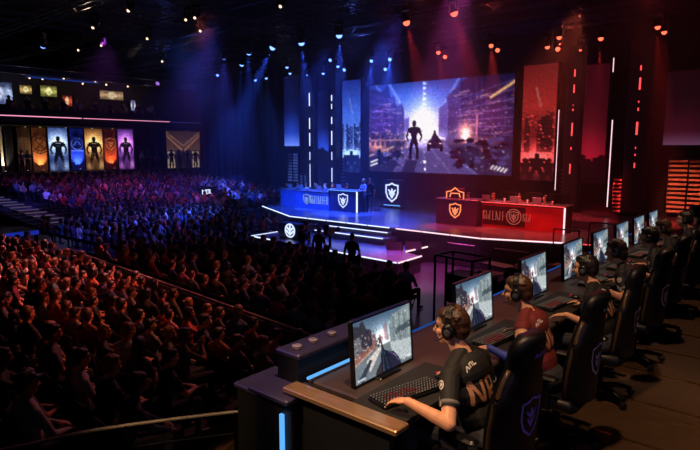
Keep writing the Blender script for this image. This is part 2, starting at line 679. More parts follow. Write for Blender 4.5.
def person_prims(lean=0.05, sit=True, wl=None, wr=None, hd_l=None, hd_r=None, yaw=0.0, pitch=0.0, k=1.0, spread=.13, curl=.5,
                 sleeve='short', female=False, poleL=(-.7, -.4, -.6), poleR=(.7, -.4, -.6), nL=(0, 0, 1), nR=(0, 0, 1), stride=0.0, fat=1.0,
                 head_fwd=0.03, twist=0.0, legs=None):
    pr = []
    hz = .56 if sit else .94
    H = Vector((0, 0, hz))
    D = Vector((0, math.sin(lean), math.cos(lean)))
    F = Vector((0, math.cos(lean), -math.sin(lean)))
    Xa = Vector((math.cos(twist), math.sin(twist), 0))
    B = Matrix((Xa, F, D)).transposed().to_4x4()
    sw = .165 if female else .190
    tors = lambda h, r, f=0.0: pr.append(('ell', Matrix.Translation(H + D * h + F * f) @ B, r, SHIRT))
    pr.append(('ell', Matrix.Translation(H + Vector((0, -.01, 0))), (.165, .125, .115), TROU))
    tors(.14, (.145, .105, .15))
    tors(.28, (.160 if female else .172, .115, .16))
    tors(.40, (.150 if female else .175, .108, .12), -.01)
    if female:
        for s in (-1, 1):
            pr.append(('ell', Matrix.Translation(H + D * .33 + F * .085 + Xa * s * .07) @ B, (.065, .055, .06), SHIRT))
    nb = H + D * .475
    hc = H + D * .60 + Vector((0, head_fwd, .060))
    pr.append(('cap', tuple(nb), tuple(hc + Vector((0, -.02, -.06))), .064, .056, SKIN))
    for s in (-1, 1):
        pr.append(('cap', tuple(nb + D * .035 + Xa * s * .02), tuple(nb + Xa * s * sw * .8 - D * .02), .050, .044, SHIRT))
    pr.append(('cap', tuple(nb - Xa * .05 + D * -.01), tuple(nb + Xa * .05 + D * -.01), .062, .062, SHIRT))
    S = {}
    for s in (-1, 1):
        sh = nb + Xa * s * sw - D * .055
        S[s] = sh
        pr.append(('cap', tuple(nb + Xa * s * .06 - D * .02), tuple(sh), .058, .058, SHIRT))
        w = Vector(wl if s < 0 else wr) if (wl if s < 0 else wr) is not None else Vector((s * .13, .30, .66)) if sit else Vector((s * .26, .06, hz - .10))
        el, w = ik(sh, w, .285, .255, poleL if s < 0 else poleR)
        mid = sh + (el - sh) * .62
        ms = SHIRT if sleeve in ('short', 'long') else SKIN
        pr.append(('cap', tuple(sh), tuple(mid), .056, .049, ms))
        low = SHIRT if sleeve == 'long' else SKIN
        if s < 0 and sleeve == 'arm':
            low = SLEEVE
        pr.append(('cap', tuple(mid), tuple(el), .046, .041, low))
        pr.append(('cap', tuple(el), tuple(el + (w - el) * .35), .042, .040, low))
        pr.append(('cap', tuple(el + (w - el) * .35), tuple(w), .039, .026, low))
        d = Vector(hd_l if s < 0 else hd_r) if (hd_l if s < 0 else hd_r) is not None else ((w - el).normalized())
        n = Vector(nL if s < 0 else nR) if sit or (wl if s < 0 else wr) is not None else Vector((s, 0, 0))
        tm = 1 if d.cross(n).dot(Vector((-s, .25, 0))) > 0 else -1
        hand(pr, w, d, n, tm, curl=curl, fat=fat)
    for s in (-1, 1):
        hp = H + Vector((s * .085, .0, -.03))
        if sit:
            kn = Vector((s * spread, .43, .53))
            an = Vector((s * (spread + .01), .42 + (legs or 0), .09))
        else:
            kn = Vector((s * .10, .03 + s * stride, .50))
            an = Vector((s * .11, -.02 + s * stride * 1.2, .09))
        pr.append(('cap', tuple(hp), tuple(kn), .088, .060, TROU))
        pr.append(('cap', tuple(kn), tuple(kn + (an - kn) * .35), .060, .056, TROU))
        pr.append(('cap', tuple(kn + (an - kn) * .35), tuple(an), .055, .042, TROU))
        pr.append(('cap', tuple(an + Vector((0, -.02, -.045))), tuple(an + Vector((s * .02, .15, -.05))), .042, .036, SHOE))
    M = head(pr, hc, yaw, pitch)
    return pr, M


def split_faces(me, mi, want, push, name):
    """a garment: the skin faces of one region lifted off the body"""
    nv = len(me.vertices)
    co = np.empty(nv * 3)
    me.vertices.foreach_get('co', co)
    co = co.reshape(-1, 3)
    no = np.empty(nv * 3)
    me.vertices.foreach_get('normal', no)
    co = co + no.reshape(-1, 3) * push
    fs = [tuple(p.vertices) for p in me.polygons if mi[p.index] in want]
    used = sorted({i for f in fs for i in f})
    mp = {v: i for i, v in enumerate(used)}
    g = bpy.data.meshes.new(name)
    g.from_pydata(co[used].tolist(), [], [tuple(mp[i] for i in f) for f in fs])
    g.polygons.foreach_set('use_smooth', [True] * len(fs))
    return g


def grow(prims, voxel, mats, smooth=2, name='person'):
    me = remesh(prims, voxel, smooth, name)
    mi = classify(me, prims)
    me.materials.clear()
    for m in mats:
        me.materials.append(m)
    me.polygons.foreach_set('material_index', mi.tolist())
    me.update()
    return me, mi
# ------------------------------------------------------------------ shared materials
M_floor = mat('hall_floor_dark', '2a272e', 0.35, 0, .3, 3)
M_black = mat('black_paint', '0b0b0d', 0.6, 0, .3, 5)
M_wall = mat('charcoal_wall', '131318', 0.8, 0, .3, 2, .2)
M_deck = mat('stage_deck_gloss', '50505f', 0.25, 0, .2, 4, 0, .6)
M_fascia = mat('stage_fascia', '0d0d12', 0.5, 0, .3, 3)
M_metal = mat('black_metal', '101012', 0.4, .8, .3, 8)
M_truss = mat('grey_truss_metal', '3a3a40', 0.4, .9, .3, 8)
M_rail = mat('brushed_rail', '9a8e92', 0.45, .35, .2, 10)
M_brown = mat('brown_platform_boards', '3a2717', 0.5, 0, .45, 5, .1, .5, 0, (1, 9, 1))
M_seam = mat('brass_seam_trim', 'a98a5c', 0.35, 1, .2, 14)
M_curtain = mat('dark_curtain', '1a1b2b', 0.85, 0, .3, 5)
M_slat = mat('metal_slat', '9a7c6c', 0.45, .3, .3, 6)
M_grey = mat('grey_shell', '3c3c42', 0.5, 0, .2, 8)
M_white = mat('white_plastic', 'd8d8da', 0.4, 0, .06, 8)
E_white = emit('led_white_blue', 'cfdcff', 1.6)
E_blue = emit('led_blue', '3a8cff', 1.5)
E_cyan = emit('led_light_blue', '5aa6f2', 1.25)
E_pink = emit('led_white_pink', 'ffd0d8', 1.5)
E_red = emit('led_red', 'ff4a4a', 1.6)
E_orange = emit('led_orange', 'ff7a3a', 1.3)
E_lblue = emit('lens_blue', '6a94ff', 3.2)
E_lred = emit('lens_red', 'ff5a40', 3.2)
E_lwarm = emit('lens_warm', 'ffd8a8', 2.2)
E_lpurple = emit('lens_purple', '9a6bd0', 1.2)
SCREEN = screen_mat('display_glow', 1.0)
SCREEN_B = screen_mat('banner_print_glow', 1.0)

# ------------------------------------------------------------------ shell
def slab(name, c, d, m, kind=True):
    o = MB().box(c, d).build(name, m)
    return struct(o) if kind else o


slab('floor', (-21, 14.5, -.1), (62, 45, .2), M_floor)
slab('ceiling', (-21, 14.5, 13.6), (62, 45, .2), M_black)
slab('wall_stage', (-16.5, 31.2, 6.75), (53, .3, 13.5), M_wall)
slab('wall_back', (-47.5, 36.7, 6.75), (8, .3, 13.5), M_wall)
slab('wall_side', (-51.6, 14.5, 6.75), (.3, 44.7, 13.5), M_wall)
# raised gallery along the side wall: concourse slab, pillars, upper balcony slab and soffit
slab('floor_concourse', (-49, 24.0, 1.3), (5, 25, 2.6), M_wall)
slab('ceiling_concourse', (-49, 24.0, 6.45), (5, 25, .5), M_wall)
slab('ceiling_balcony', (-49, 22.0, 10.75), (5, 21, .4), M_wall)
slab('wall_concourse', (-51.0, 24.0, 4.4), (.2, 25, 3.6), mat('brown_concourse_wall', '2a1f1b', .7, 0, .3, 2))
slab('wall_balcony', (-51.0, 22.5, 8.7), (.2, 21.5, 3.9), mat('brown_balcony_wall', '2a201a', .7, 0, .3, 2))

rail = thing('balcony_parapet', 'curved dark balcony front with white and pink light line above the banners', 'balcony', (-46.38, 22, 6.4))  # solid balcony parapet, no open rails
MB().box((0, 1.8, .55), (.18, 23, 1.0)).build('parapet', M_fascia, rail)
mb = MB()
mb.box((.11, -5.2, .48), (.05, 9, .07)).box((.11, 3.4, .48), (.05, 7.9, .05))
mb.build('led_line', emit('led_line_pinkish', 'ff9fc4', 1.1), rail)
MB().box((.11, 10.0, .48), (.05, 5.0, .03)).build('led_line', emit('led_line_dim_blue', '3a4ac0', .5), rail)

# ------------------------------------------------------------------ stage
st = thing('stage_platform', 'wide black main stage with glossy deck and lit front edge', 'stage')
top = [(-24.4, 21.3), (-19.7, 18.95), (-9.4, 18.75), (-6.3, 19.85), (-2.5, 20.4), (-2.5, 30.9), (-24.4, 30.9)]
MB().prism(top, 0.02, 1.2, 0, None, 1).build('deck', [M_fascia, M_deck], st)


def edge_strip(p, q, z, m, name, parent, n=1, w=.028, gap=.0):
    p, q = Vector((*p, z)), Vector((*q, z))
    mb_ = MB()
    for i in range(n):
        a = p.lerp(q, (i + gap) / n)
        b = p.lerp(q, (i + 1 - gap) / n)
        mb_.tube([a, b], w, 6)
    return mb_.build(name, m, parent)


edge_strip((-24.4, 21.25), (-19.72, 18.9), 1.19, E_white, 'led_edge', st)
edge_strip((-19.7, 18.9), (-13.6, 18.8), 1.19, E_white, 'led_edge', st, 5, .026, .03)
edge_strip((-13.3, 18.78), (-9.4, 18.7), 1.19, E_pink, 'led_edge', st, 3, .026, .02)
edge_strip((-9.4, 18.7), (-6.3, 19.8), 1.19, E_pink, 'led_edge', st, 1, .028)
edge_strip((-6.3, 19.8), (-2.5, 20.35), 1.19, E_red, 'led_edge', st, 1, .018)

ap = thing('stage_platform', 'low apron stage projecting into the crowd with broken white light edge', 'stage')
low = [(-19.25, 16.1), (-10.85, 15.45), (-10.9, 17.0), (-11.8, 17.3), (-11.7, 18.7), (-19.3, 18.9)]
MB().prism(low, 0.02, .6, 0, None, 1).build('deck', [M_fascia, M_deck], ap)
edge_strip((-19.25, 16.07), (-17.7, 15.95), .6, E_white, 'led_edge', ap)
edge_strip((-14.9, 15.72), (-10.85, 15.42), .6, E_white, 'led_edge', ap, 3, .026, .01)
edge_strip((-19.28, 16.1), (-19.3, 17.7), .6, E_white, 'led_edge', ap, 1, .024)
edge_strip((-10.8, 15.45), (-10.87, 17.0), .6, E_pink, 'led_edge', ap)
edge_strip((-11.75, 17.3), (-11.68, 18.7), .62, E_pink, 'led_edge', ap, 1, .03)

sp = thing('stage_steps', 'two broad steps with white lit nosings between apron and main stage', 'steps', (-15.2, 18.4, .61))
for z, y, h in ((.86, -.4, .25), (1.03, .12, .42)):
    sb = MB().box((0, (y + .4) / 2 + (0 if z < 1 else .0), h / 2), (3.5, .8 - (y + .4) if z > 1 else .8, h)).build('step', M_deck, sp) if False else \
        MB().box((0, y + (.38 - y) / 2, h / 2), (3.5 if z > 1 else 3.9, .38 - y, h)).build('step', M_deck, sp)
    MB().tube([(-1.7 if z > 1 else -1.95, y - .03, h), (1.7 if z > 1 else 1.85, y - .03, h)], .022, 6).build('led_nosing', E_white, sp)

# ------------------------------------------------------------------ big pictures
def city(w, h):
    c = Canvas(w, h)
    c.vgrad([(0, '23306e'), (.25, '4a5cae'), (.45, '9a86cf'), (.58, 'c3a6d8'), (.66, '54487e'), (1, '241f3c')])
    c.glow(.41, .50, .17, .26, 'c0c4ff', .5)
    c.glow(.41, .55, .07, .12, 'ffffff', .45)
    for p, q, k in (((.16, 0), (.36, .5), .03), ((.66, 0), (.47, .5), .03), ((.42, 0), (.42, .5), .025), ((.05, 0), (.33, .5), .02)):
        c.line(p, q, k, '9fb4ff', .45)
    # left blocks
    for pts, col in (([(0, .04), (.10, .08), (.15, .02), (.17, .12), (.17, .72), (0, .75)], '1d1838'),
                     ([(.16, .16), (.20, .14), (.22, .24), (.22, .68), (.16, .70)], '2a2450'), ([(.22, .26), (.26, .22), (.28, .30), (.28, .64), (.22, .66)], '3c3570'),
                     ([(.28, .40), (.32, .38), (.32, .60), (.28, .62)], '6258a0')):
        c.poly(pts, col)
    # right blocks
    for pts, col in (([(.66, .06), (.72, 0), (1, 0), (1, .8), (.66, .68)], '1c1738'), ([(.58, .18), (.67, .06), (.68, .66), (.58, .64)], '2f2856'),
                     ([(.53, .30), (.59, .22), (.59, .62), (.53, .60)], '4c4688')):
        c.poly(pts, col)
    for k in range(7):
        c.line((1, .06 + .09 * k), (.66, .22 + .055 * k), .012, 'b088c0', .35)
        c.line((0, .10 + .09 * k), (.17, .18 + .07 * k), .012, '9a78c8', .35)
    for k in range(8):
        c.line((.70 + .035 * k, .04), (.70 + .035 * k, .66), .008, '5a4a80', .35)
    c.speck(90, .0, .16, .28, .64, ['c080b4', '8a6cd8', 'e09070', 'd8b8f0', '4a4098'], 2, .6)
    c.speck(120, .56, .10, 1, .66, ['c080a4', '7a60d0', 'e08060', 'c8a8e0', '4a4098'], 2, .6)
    for k in range(34):
        x, y = rng.uniform(.60, .99), rng.uniform(.12, .62)
        c.line((x, y), (min(1, x + rng.uniform(.03, .09)), y - rng.uniform(.0, .03)), .012, ['7a64b8', 'c07aa8', 'e0a0a0', '4c4690'][rng.integers(4)], .55)
    for k in range(20):
        x, y = rng.uniform(.0, .2), rng.uniform(.15, .62)
        c.line((x, y), (x + rng.uniform(.03, .07), y + rng.uniform(.0, .03)), .012, ['7a64b8', 'b07ac0', 'e0b0c0', '4c4690'][rng.integers(4)], .55)
    c.glow(.80, .42, .2, .22, '8a3a6a', .35)
    c.glow(.10, .45, .14, .25, '6a3a9a', .35)
    c.glow(.35, .15, .3, .2, '2a50c0', .35)
    c.line((.86, .22), (1, .08), .03, 'ffc080', .9)
    c.glow(.71, .56, .045, .10, 'ff9a50', .9)
    c.glow(.71, .60, .02, .05, 'ffffff', .7)
    c.line((.78, .38), (.78, .60), .02, 'ff90a8', .8)
    for k in range(8):
        c.rect(.415, .02 + .055 * k, .44, .04 + .055 * k, 'ffffff', .75)
    # street
    c.poly([(0, .72), (.33, .62), (.5, .62), (1, .74), (1, 1), (0, 1)], '2c2646')
    c.poly([(.30, .64), (.55, .64), (.80, 1), (.20, 1)], '4a4478')
    c.glow(.42, .66, .14, .06, 'c8b0ff', .7)
    for a in (.2, .45, .62, .8):
        c.line((.42 + (a - .5) * .1, .64), (a, 1), .010, 'a8a0e0', .5)
    c.glow(.06, .70, .09, .06, 'ff9a60', .75)
    c.line((0, .82), (.20, .71), .02, 'ffc8a0', .8)
    c.glow(.78, .66, .12, .04, 'ff8a60', .5)
    c.speck(110, 0, .55, .30, .76, ['e08a60', '1a1530', 'f0b898', '120e22', '6a5070', '241c3c'], 3, .7)
    for k in range(7):
        c.rect(.02 + .04 * k, .56 + .012 * (k % 3), .045 + .04 * k, .70, ['2a2040', '3a2c50', '1a1428'][k % 3], .7)
        c.line((.02 + .04 * k, .64), (.045 + .04 * k, .63), .014, 'ffb890', .8)
    for _ in range(46):
        x, y = rng.uniform(.62, .95), rng.uniform(.62, .92)
        c.ell(x, y, rng.uniform(.015, .04), rng.uniform(.012, .035), ['15112a', '241d3e', '0d0a18', '453e70'][rng.integers(4)])
    for _ in range(22):
        x, y = rng.uniform(.04, .28), rng.uniform(.76, .92)
        c.ell(x, y, rng.uniform(.015, .04), rng.uniform(.01, .025), ['15112a', '241d3e', '5a5490', '0d0a18'][rng.integers(4)])
    c.speck(90, .1, .7, .95, .97, ['b0a8e0', 'e0d8ff', 'ff9a80', '7068b0'], 2, .7)
    c.blur(1, .8)
    c.glow(.42, .40, .07, .22, 'e8e4ff', .35)
    c.glow(.42, .58, .16, .05, 'f0e8ff', .45)
    # a low armoured car with a gunner
    c.poly([(.452, .66), (.470, .63), (.545, .63), (.562, .66), (.566, .73), (.448, .73)], '1a1530')
    c.poly([(.475, .635), (.484, .595), (.528, .595), (.54, .635)], '262044')
    for x in (.462, .552):
        c.ell(x, .735, .013, .03, '0c0a16')
    c.ell(.503, .555, .010, .022, '1a1530')
    c.poly([(.490, .57), (.516, .57), (.522, .61), (.484, .61)], '1a1530')
    c.line((.462, .675), (.476, .675), .014, 'ffd0e0', .9)
    c.line((.536, .675), (.552, .675), .014, 'ffd0e0', .9)
    c.figure(.355, .42, .43, '0c0a16', None, .95)
    c.line((.375, .53), (.402, .58), .018, '0c0a16')
    c.line((.402, .58), (.412, .53), .014, '0c0a16')
    c.poly([(.30, .86), (.38, .86), (.36, 1), (.26, 1)], '15112a', .6)
    for k, y in enumerate((.86, .90)):
        c.line((.018, y + .03), (.07, y), .022, 'ffffff', .9)
    for k in range(5):
        c.line((.875 + .02 * k, .93 + .008 * k), (.89 + .02 * k, .90 + .008 * k), .02, 'ffe8f0', .9)
    c.rect(.425, .86, .445, .89, 'ffffff')
    c.rect(.43, .94, .445, .97, 'ffffff')
    c.grain(.09)
    c.a = np.clip((c.a - .05) * 1.18, 0, 1)
    return c


YS = 30.0
def panel(name, label, cat, px, canvas, ytop, ybot, m=SCREEN, depth=.3, kind_part='display'):
    """a flat screen on the stage wall plane: px x-limits, y-limits at the left edge"""
    tl, bl = P(px[0], ytop, Y=YS), P(px[0], ybot, Y=YS)
    tr = P(px[1], ytop, Y=YS)
    x0, x1, z0, z1 = tl.x, tr.x, bl.z, tl.z
    o = thing(name, label, cat, ((x0 + x1) / 2, YS + .05, z0))
    w, h = x1 - x0, z1 - z0
    MB().box((0, depth / 2 + .02, h / 2), (w + .16, depth, h + .16), 0, 0, None, .02).build('housing', M_black, o)
    screen_mesh(kind_part, canvas, [(-w / 2, 0, h), (w / 2, 0, h), (-w / 2, 0, 0), (w / 2, 0, 0)], m, o)
    return o, (x0, x1, z0, z1)


panel('led_screen', 'giant main video screen showing a purple neon city street with a walking soldier', 'screen', (369, 514.3), city(176, 100), 86, 171)


def portrait(w, h, sky, mid, ground, fig, n, top=.48, rim='ffffff'):
    c = Canvas(w, h)
    c.vgrad([(0, sky[0]), (.35, sky[1]), (.62, sky[2]), (.75, mid), (1, ground)])
    for k in range(n):
        x = rng.uniform(0, 1)
        hh = rng.uniform(.03, .16)
        c.rect(x - rng.uniform(.05, .12), top + .13 - hh, x + rng.uniform(.04, .12), .75, fig, .75)
    c.speck(int(w * h / 16), 0, top, 1, .78, [mid, sky[2], fig], 2, .7)
    c.glow(.5, .80, .5, .07, mid, .8)
    for x in (.16, .5, .84):
        c.figure(x, .80 if x != .5 else .76, .24, fig, None, 1.6)
    c.line((.4, .2), (.55, .35), .02, rim, .25)
    c.grain(.10)
    return c


cb = portrait(24, 92, ('1a2a86', '3f66d8', '5a86ee'), '86aaff', '142057', '0e1644', 9)
panel('led_screen', 'tall blue portrait screen with skyline beside the giant main screen', 'screen', (342, 360), cb, 81, 172)
cr = portrait(30, 100, ('5e1216', '96221f', '6a1518'), 'ff4a48', '380a10', '2a070b', 10, .40)
panel('led_screen', 'tall red portrait screen with dark ruins and seated figures', 'screen', (524, 558), cr, 66, 180)


def wash(w, h, c0, c1, c2, fig=None):
    c = Canvas(w, h)
    c.vgrad([(0, c0), (.5, c0), (.8, c1), (1, c2)])
    c.glow(.5, .70, .4, .3, c1, .35)
    if fig:
        c.rect(0, .93, 1, 1, fig)
        for x in (.15, .3, .48, .7, .88):
            c.figure(x, .76 + rng.uniform(0, .06), .26, fig, None, 1.8)
    return c


panel('led_screen', 'narrow plain blue wash screen with bright lower edge left of the lit columns'.replace(' left of', ' beyond'), 'screen', (283, 298),
      wash(14, 60, '070b30', '1c338e', '6f90ff'), 77, 146)
panel('led_screen', 'slim blue screen with dark people outlines between two dashed columns', 'screen', (314.5, 329), wash(16, 70, '080c34', '2440b0', '9db8ff', '070a22'), 92, 164)
panel('led_screen', 'tall dim red screen with two dark figures between dashed red columns', 'screen', (578, 610), wash(26, 90, '33060f', '7c0f20', 'ff5068', '140206'), 66, 181)
panel('led_screen', 'dusky purple-red screen with pale lower edge above slatted doors', 'screen', (668, 712), wash(30, 60, '1c060c', '2c0a15', '5e3c58'), 72, 145)

# columns with dashed light strips
def column(px, pw, label, dashes, m_on, y0, y1, w=.055, depth=.5):
    x = P(px, 150, Y=YS - .6).x
    o = thing('light_column', label, 'column', (x, YS - .35, 1.205))
    zt = P(px, y0, Y=YS - .6).z - 1.2
    MB().box((0, 0, zt / 2 + .3), (pw, depth, zt + .6), 0, 0, None, .03).build('shaft', M_black, o)
    MB().box((0, 0, .08), (pw + .2, depth + .2, .16)).build('plinth', M_metal, o)
    for a, b, k in dashes:
        za, zb = P(px, a, Y=YS - .6).z - 1.2, P(px, b, Y=YS - .6).z - 1.2
        MB().box((0, -depth / 2 - .02, (za + zb) / 2), (w * k, .04, abs(za - zb))).build('led_dash', m_on, o)
    return o


column(310, .7, 'slender black column with long white-blue light dashes, first from the curtain', [(93, 106, 1), (118, 129, 1), (133, 146, 1), (152, 160, .6), (164, 200, .45)], E_white, 82, 0)
column(332, .7, 'slender black column with short white-blue light dashes beside blue portrait screen', [(95, 101, 1), (104, 109, .8), (117, 124, 1), (131, 145, 1), (152, 160, .6), (168, 182, .7)], E_white, 82, 0)
column(571, .75, 'black column with red light dashes beside the red portrait screen', [(70, 77, 1), (85, 93, 1), (105, 106, .8), (109, 111, .8), (123, 136, 1.1), (147, 150, .7), (164, 174, .9)], E_red, 58, 0)
column(635.5, 1.0, 'black column with red light dashes beside the slatted doors', [(66, 71, 1), (78, 90, 1.3), (101, 103, .7), (108, 111, 1), (122, 135, 1.5), (147, 149, .7), (154, 156, .7), (163, 168, .9)], E_red, 52, 0)


def thin_line(pa, pb, m, label, r=.035):
    a, b = P(*pa, Y=YS - .7), P(*pb, Y=YS - .7)
    o = thing('light_tube', label, 'light tube', (b.x, YS - .7, max(b.z, 1.21)))
    x = 0
    h = a.z - max(b.z, 1.21)
    MB().tube([(0, 0, 0), (0, 0, h)], r, 8).build('tube', m, o)
    MB().box((0, .09, h / 2), (.12, .1, h + .1)).build('mounting', M_metal, o)


thin_line((613, 58), (613, 72), E_pink, 'short pale light tube high between the red columns', .02)
thin_line((609, 120), (607, 207), E_pink, 'long pale pink vertical light tube beside dim red screen', .024)
thin_line((555.5, 110), (555, 190), E_pink, 'thin pink vertical light tube at edge of red portrait screen', .018)


def slats(px, y0, y1, label, m, n, x_extra=0):
    a, b = P(px[0], y0, Y=YS), P(px[1], y1, Y=YS)
    z0, z1 = max(b.z, 1.25), a.z
    o = thing('slatted_panel', label, 'slatted panel', ((a.x + b.x) / 2, YS + .1, z0))
    w, h = b.x - a.x, z1 - z0
    MB().box((0, .12, h / 2), (w, .06, h)).build('backing', M_black, o)
    mb_ = MB()
    for i in range(n):
        T = Matrix.Translation((0, 0, h * (i + .5) / n)) @ Matrix.Rotation(R(-35), 4, 'X')
        mb_.box((0, 0, 0), (w - .1, .02, h / n * .62), 0, 0, T)
    mb_.build('slats', m, o)
    f = MB()
    for x in (-w / 2, 0, w / 2):
        f.box((x, 0, h / 2), (.07, .14, h))
    f.build('frame', M_metal, o)
    return o


slats((286, 298), 153, 182, 'blue-lit horizontal slat panel below the plain blue wash screen', M_slat, 10)
slats((299, 306), 175, 186, 'small blue-lit slat panel at the foot of the first column', M_slat, 5)
slats((337, 345), 158, 186, 'dim purple slat panel at the foot of blue portrait screen', M_slat, 8)
slats((560, 578), 168, 205, 'red-lit slat panel at the foot of the red portrait screen', M_slat, 9)
slats((612, 631), 178, 214, 'red-lit slat panel standing next to the pale light tube', M_slat, 9)
slats((668, 706), 159, 216, 'orange-lit slatted double doors under the dusky screen', M_slat, 12)

# curtain masking the dark corner of the stage wall
cu = MB()
N = 140
vs = []
for i in range(N + 1):
    x = -43.0 + 10.0 * i / N
    y = 30.4 + .22 * math.sin(i * .9) + .1 * math.sin(i * .37)
    for z in (.05, 4.0, 8.0, 11.5):
        vs.append((x, y, z))
cu.add(vs, [(i * 4 + k, i * 4 + 4 + k, i * 4 + 5 + k, i * 4 + 1 + k) for i in range(N) for k in range(3)])
cu = cu.build('stage_curtain', M_curtain, None, True)
tag(cu, 'tall dark pleated curtain between the gallery and the blue screens', 'curtain')

# ------------------------------------------------------------------ emblem signs
def emblem_part(lines, w, m, parent, loc, name='emblem', t=.02):
    o = MB().strokes(lines, w, t).build(name, m, parent)
    o.location = loc
    return o


def mixed(w, h, n=9):
    """letter-like strokes of the team lettering panel"""
    out = []
    r2 = random.Random(3)
    x = -w / 2
    while x < w / 2:
        ww = r2.uniform(.05, .11)
        out.append([(x, -h / 2), (x, h / 2)])
        if r2.random() < .7:
            out.append([(x, r2.choice((-h / 2, 0, h / 2))), (x + ww, r2.choice((-h / 2, 0, h / 2)))])
        if r2.random() < .5:
            out.append([(x + ww, -h / 2), (x + ww, h / 2 * r2.choice((0, 1)))])
        x += ww + .07
    return out


def desk(label, x0, x1, yf, h, depth, face_m, side=None, trim_m=None):
    o = thing('stage_desk', label, 'desk', ((x0 + x1) / 2, yf, 1.205))
    w = x1 - x0
    MB().box((0, depth / 2, h - .03), (w + .1, depth + .1, .06), 0, 0, None, .015).build('worktop', M_deck, o)
    MB().box((0, .03, (h - .06) / 2), (w, .06, h - .06)).build('front_panel', face_m, o)
    for s in (-1, 1):
        MB().box((s * (w / 2 - .03), depth / 2 + .03, (h - .06) / 2), (.06, depth - .06, h - .06)).build('side_panel', face_m if side is None else side, o)
    return o


M_dblue = mat('desk_front_blue', '2a4a8c', 0.35, 0, .25, 2)
M_dnavy = mat('desk_front_navy', '131a3c', 0.3, 0, .25, 2)
M_dred = mat('desk_front_red', '8c1a20', 0.35, 0, .2, 2)
M_dplum = mat('desk_front_plum', '3a0d22', 0.3, 0, .25, 2)
E_emb_b = emit('emblem_blue_white', 'cfe0ff', 1.2)
E_emb_o = emit('emblem_orange', 'ff8a58', 1.3)
E_emb_dim = emit('emblem_dim_red', 'c8544a', .7)
E_emb_lb = emit('emblem_pale_blue', '86a8e8', .8)

d1 = desk('long blue-fronted caster desk with pale lettering on the blue side of stage', -23.55, -19.9, 21.9, 1.0, .85, M_dblue)
emblem_part(sc2(SHIELD, .55, -.1, .52) + sc2(SHIELD_IN, .5, -.1, .5), .04, E_emb_lb, d1, (.35, -.005, 0))
emblem_part(sc2(mixed(1.3, .4), 1, .95, .52), .035, E_emb_lb, d1, (.25, -.005, 0), 'lettering')
d2 = desk('dark navy caster desk with glowing white shield emblem', -19.95, -18.0, 22.0, 1.12, .85, M_dnavy)
emblem_part(sc2(SHIELD, .72, 0, .58) + sc2(SHIELD_IN, .62, 0, .56), .05, E_emb_b, d2, (.05, -.005, 0))
MB().box((.99, -.02, .56), (.06, .06, 1.1)).build('led_corner', E_white, d2)
MB().box((0, -.06, 1.1), (1.95, .03, .03)).build('led_edge', E_cyan, d2)

kb = thing('emblem_stand', 'upright dark stand with glowing blue-white shield beside the navy desk', 'stand', (-18.1, 25.2, 1.205))
MB().box((0, .2, .8), (1.15, .4, 1.5), 0, 0, None, .03).build('body', M_dnavy, kb)
MB().box((0, .2, .03), (1.3, .55, .06)).build('plinth', M_metal, kb)
emblem_part(sc2(SHIELD, 1.0, 0, .85, .95) + sc2(SHIELD_IN, .8, 0, .82), .08, E_emb_b, kb, (0, -.01, 0))
MB().box((0, -.005, .14), (1.1, .03, .05)).build('led_edge', E_cyan, kb)

d3 = desk('plum lectern desk with glowing orange shield emblem', -12.9, -10.95, 21.3, 1.12, .9, M_dplum)
emblem_part(sc2(SHIELD, .62, 0, .62) + sc2(SHIELD_IN, .52, 0, .6), .05, E_emb_o, d3, (-.02, -.005, 0))
d4 = desk('long red-fronted caster desk with dim round emblem on the red side of stage', -10.9, -7.45, 21.75, 1.05, .9, M_dred)
MB().box((-.75, -.005, .5), (1.85, .02, .8)).build('dark_inset', mat('dark_inset_panel', '2c070c', .3), d4)
emblem_part(sc2(ring(.5, 18), .62, 0, .5) + sc2(SHIELD, .45, 0, .5) + sc2(SHIELD_IN, .45, 0, .5), .035, E_emb_dim, d4, (-.3, -.017, 0))
emblem_part(sc2(mixed(.9, .36), 1, -1.1, .5) + sc2(mixed(.3, .3), 1, .35, .5), .02, E_emb_dim, d4, (-.1, -.017, 0), 'lettering')
MB().box((1.75, -.02, .5), (.05, .05, 1.02)).build('led_corner', E_pink, d4)
MB().box((0, -.06, 1.03), (3.5, .03, .025)).build('led_edge', E_red, d4)

sg = thing('desk_sign', 'orange outlined shield sign standing on the plum lectern desk', 'sign', (-12.2, 21.75, 2.33))
MB().box((0, 0, .22), (.95, .06, .44), 0, 0, None, .02).build('board', M_dplum, sg)
MB().box((0, 0, .015), (.7, .22, .03)).build('foot', M_metal, sg)
emblem_part([[(-.42, .02), (-.42, .25), (-.2, .3), (0, .44), (.2, .3), (.42, .25), (.42, .02)], [(-.25, .06), (-.2, .2), (.2, .2), (.25, .06)]], .05, E_emb_o, sg, (0, -.035, 0))

# round emblem light box on the apron
rb = thing('emblem_box', 'low dark box with glowing round white emblem on the apron stage', 'sign', (-17.35, 16.9, .605), R(0))
MB().box((0, 0, .33), (1.5, .5, .66), 0, 0, None, .03).build('box', M_dnavy, rb)
mb = MB()
mb.strokes(sc2(ring(.5, 20), .56, 0, .36), .06, .02)
mb.strokes(sc2([[(-.3, .2), (0, 0), (.3, .2)], [(-.35, -.05), (0, -.3), (.35, -.05)], [(0, .35), (0, -.2)]], .56, 0, .36), .09, .02)
e = mb.build('emblem', E_emb_b, rb)
e.location = (0, -.255, 0)
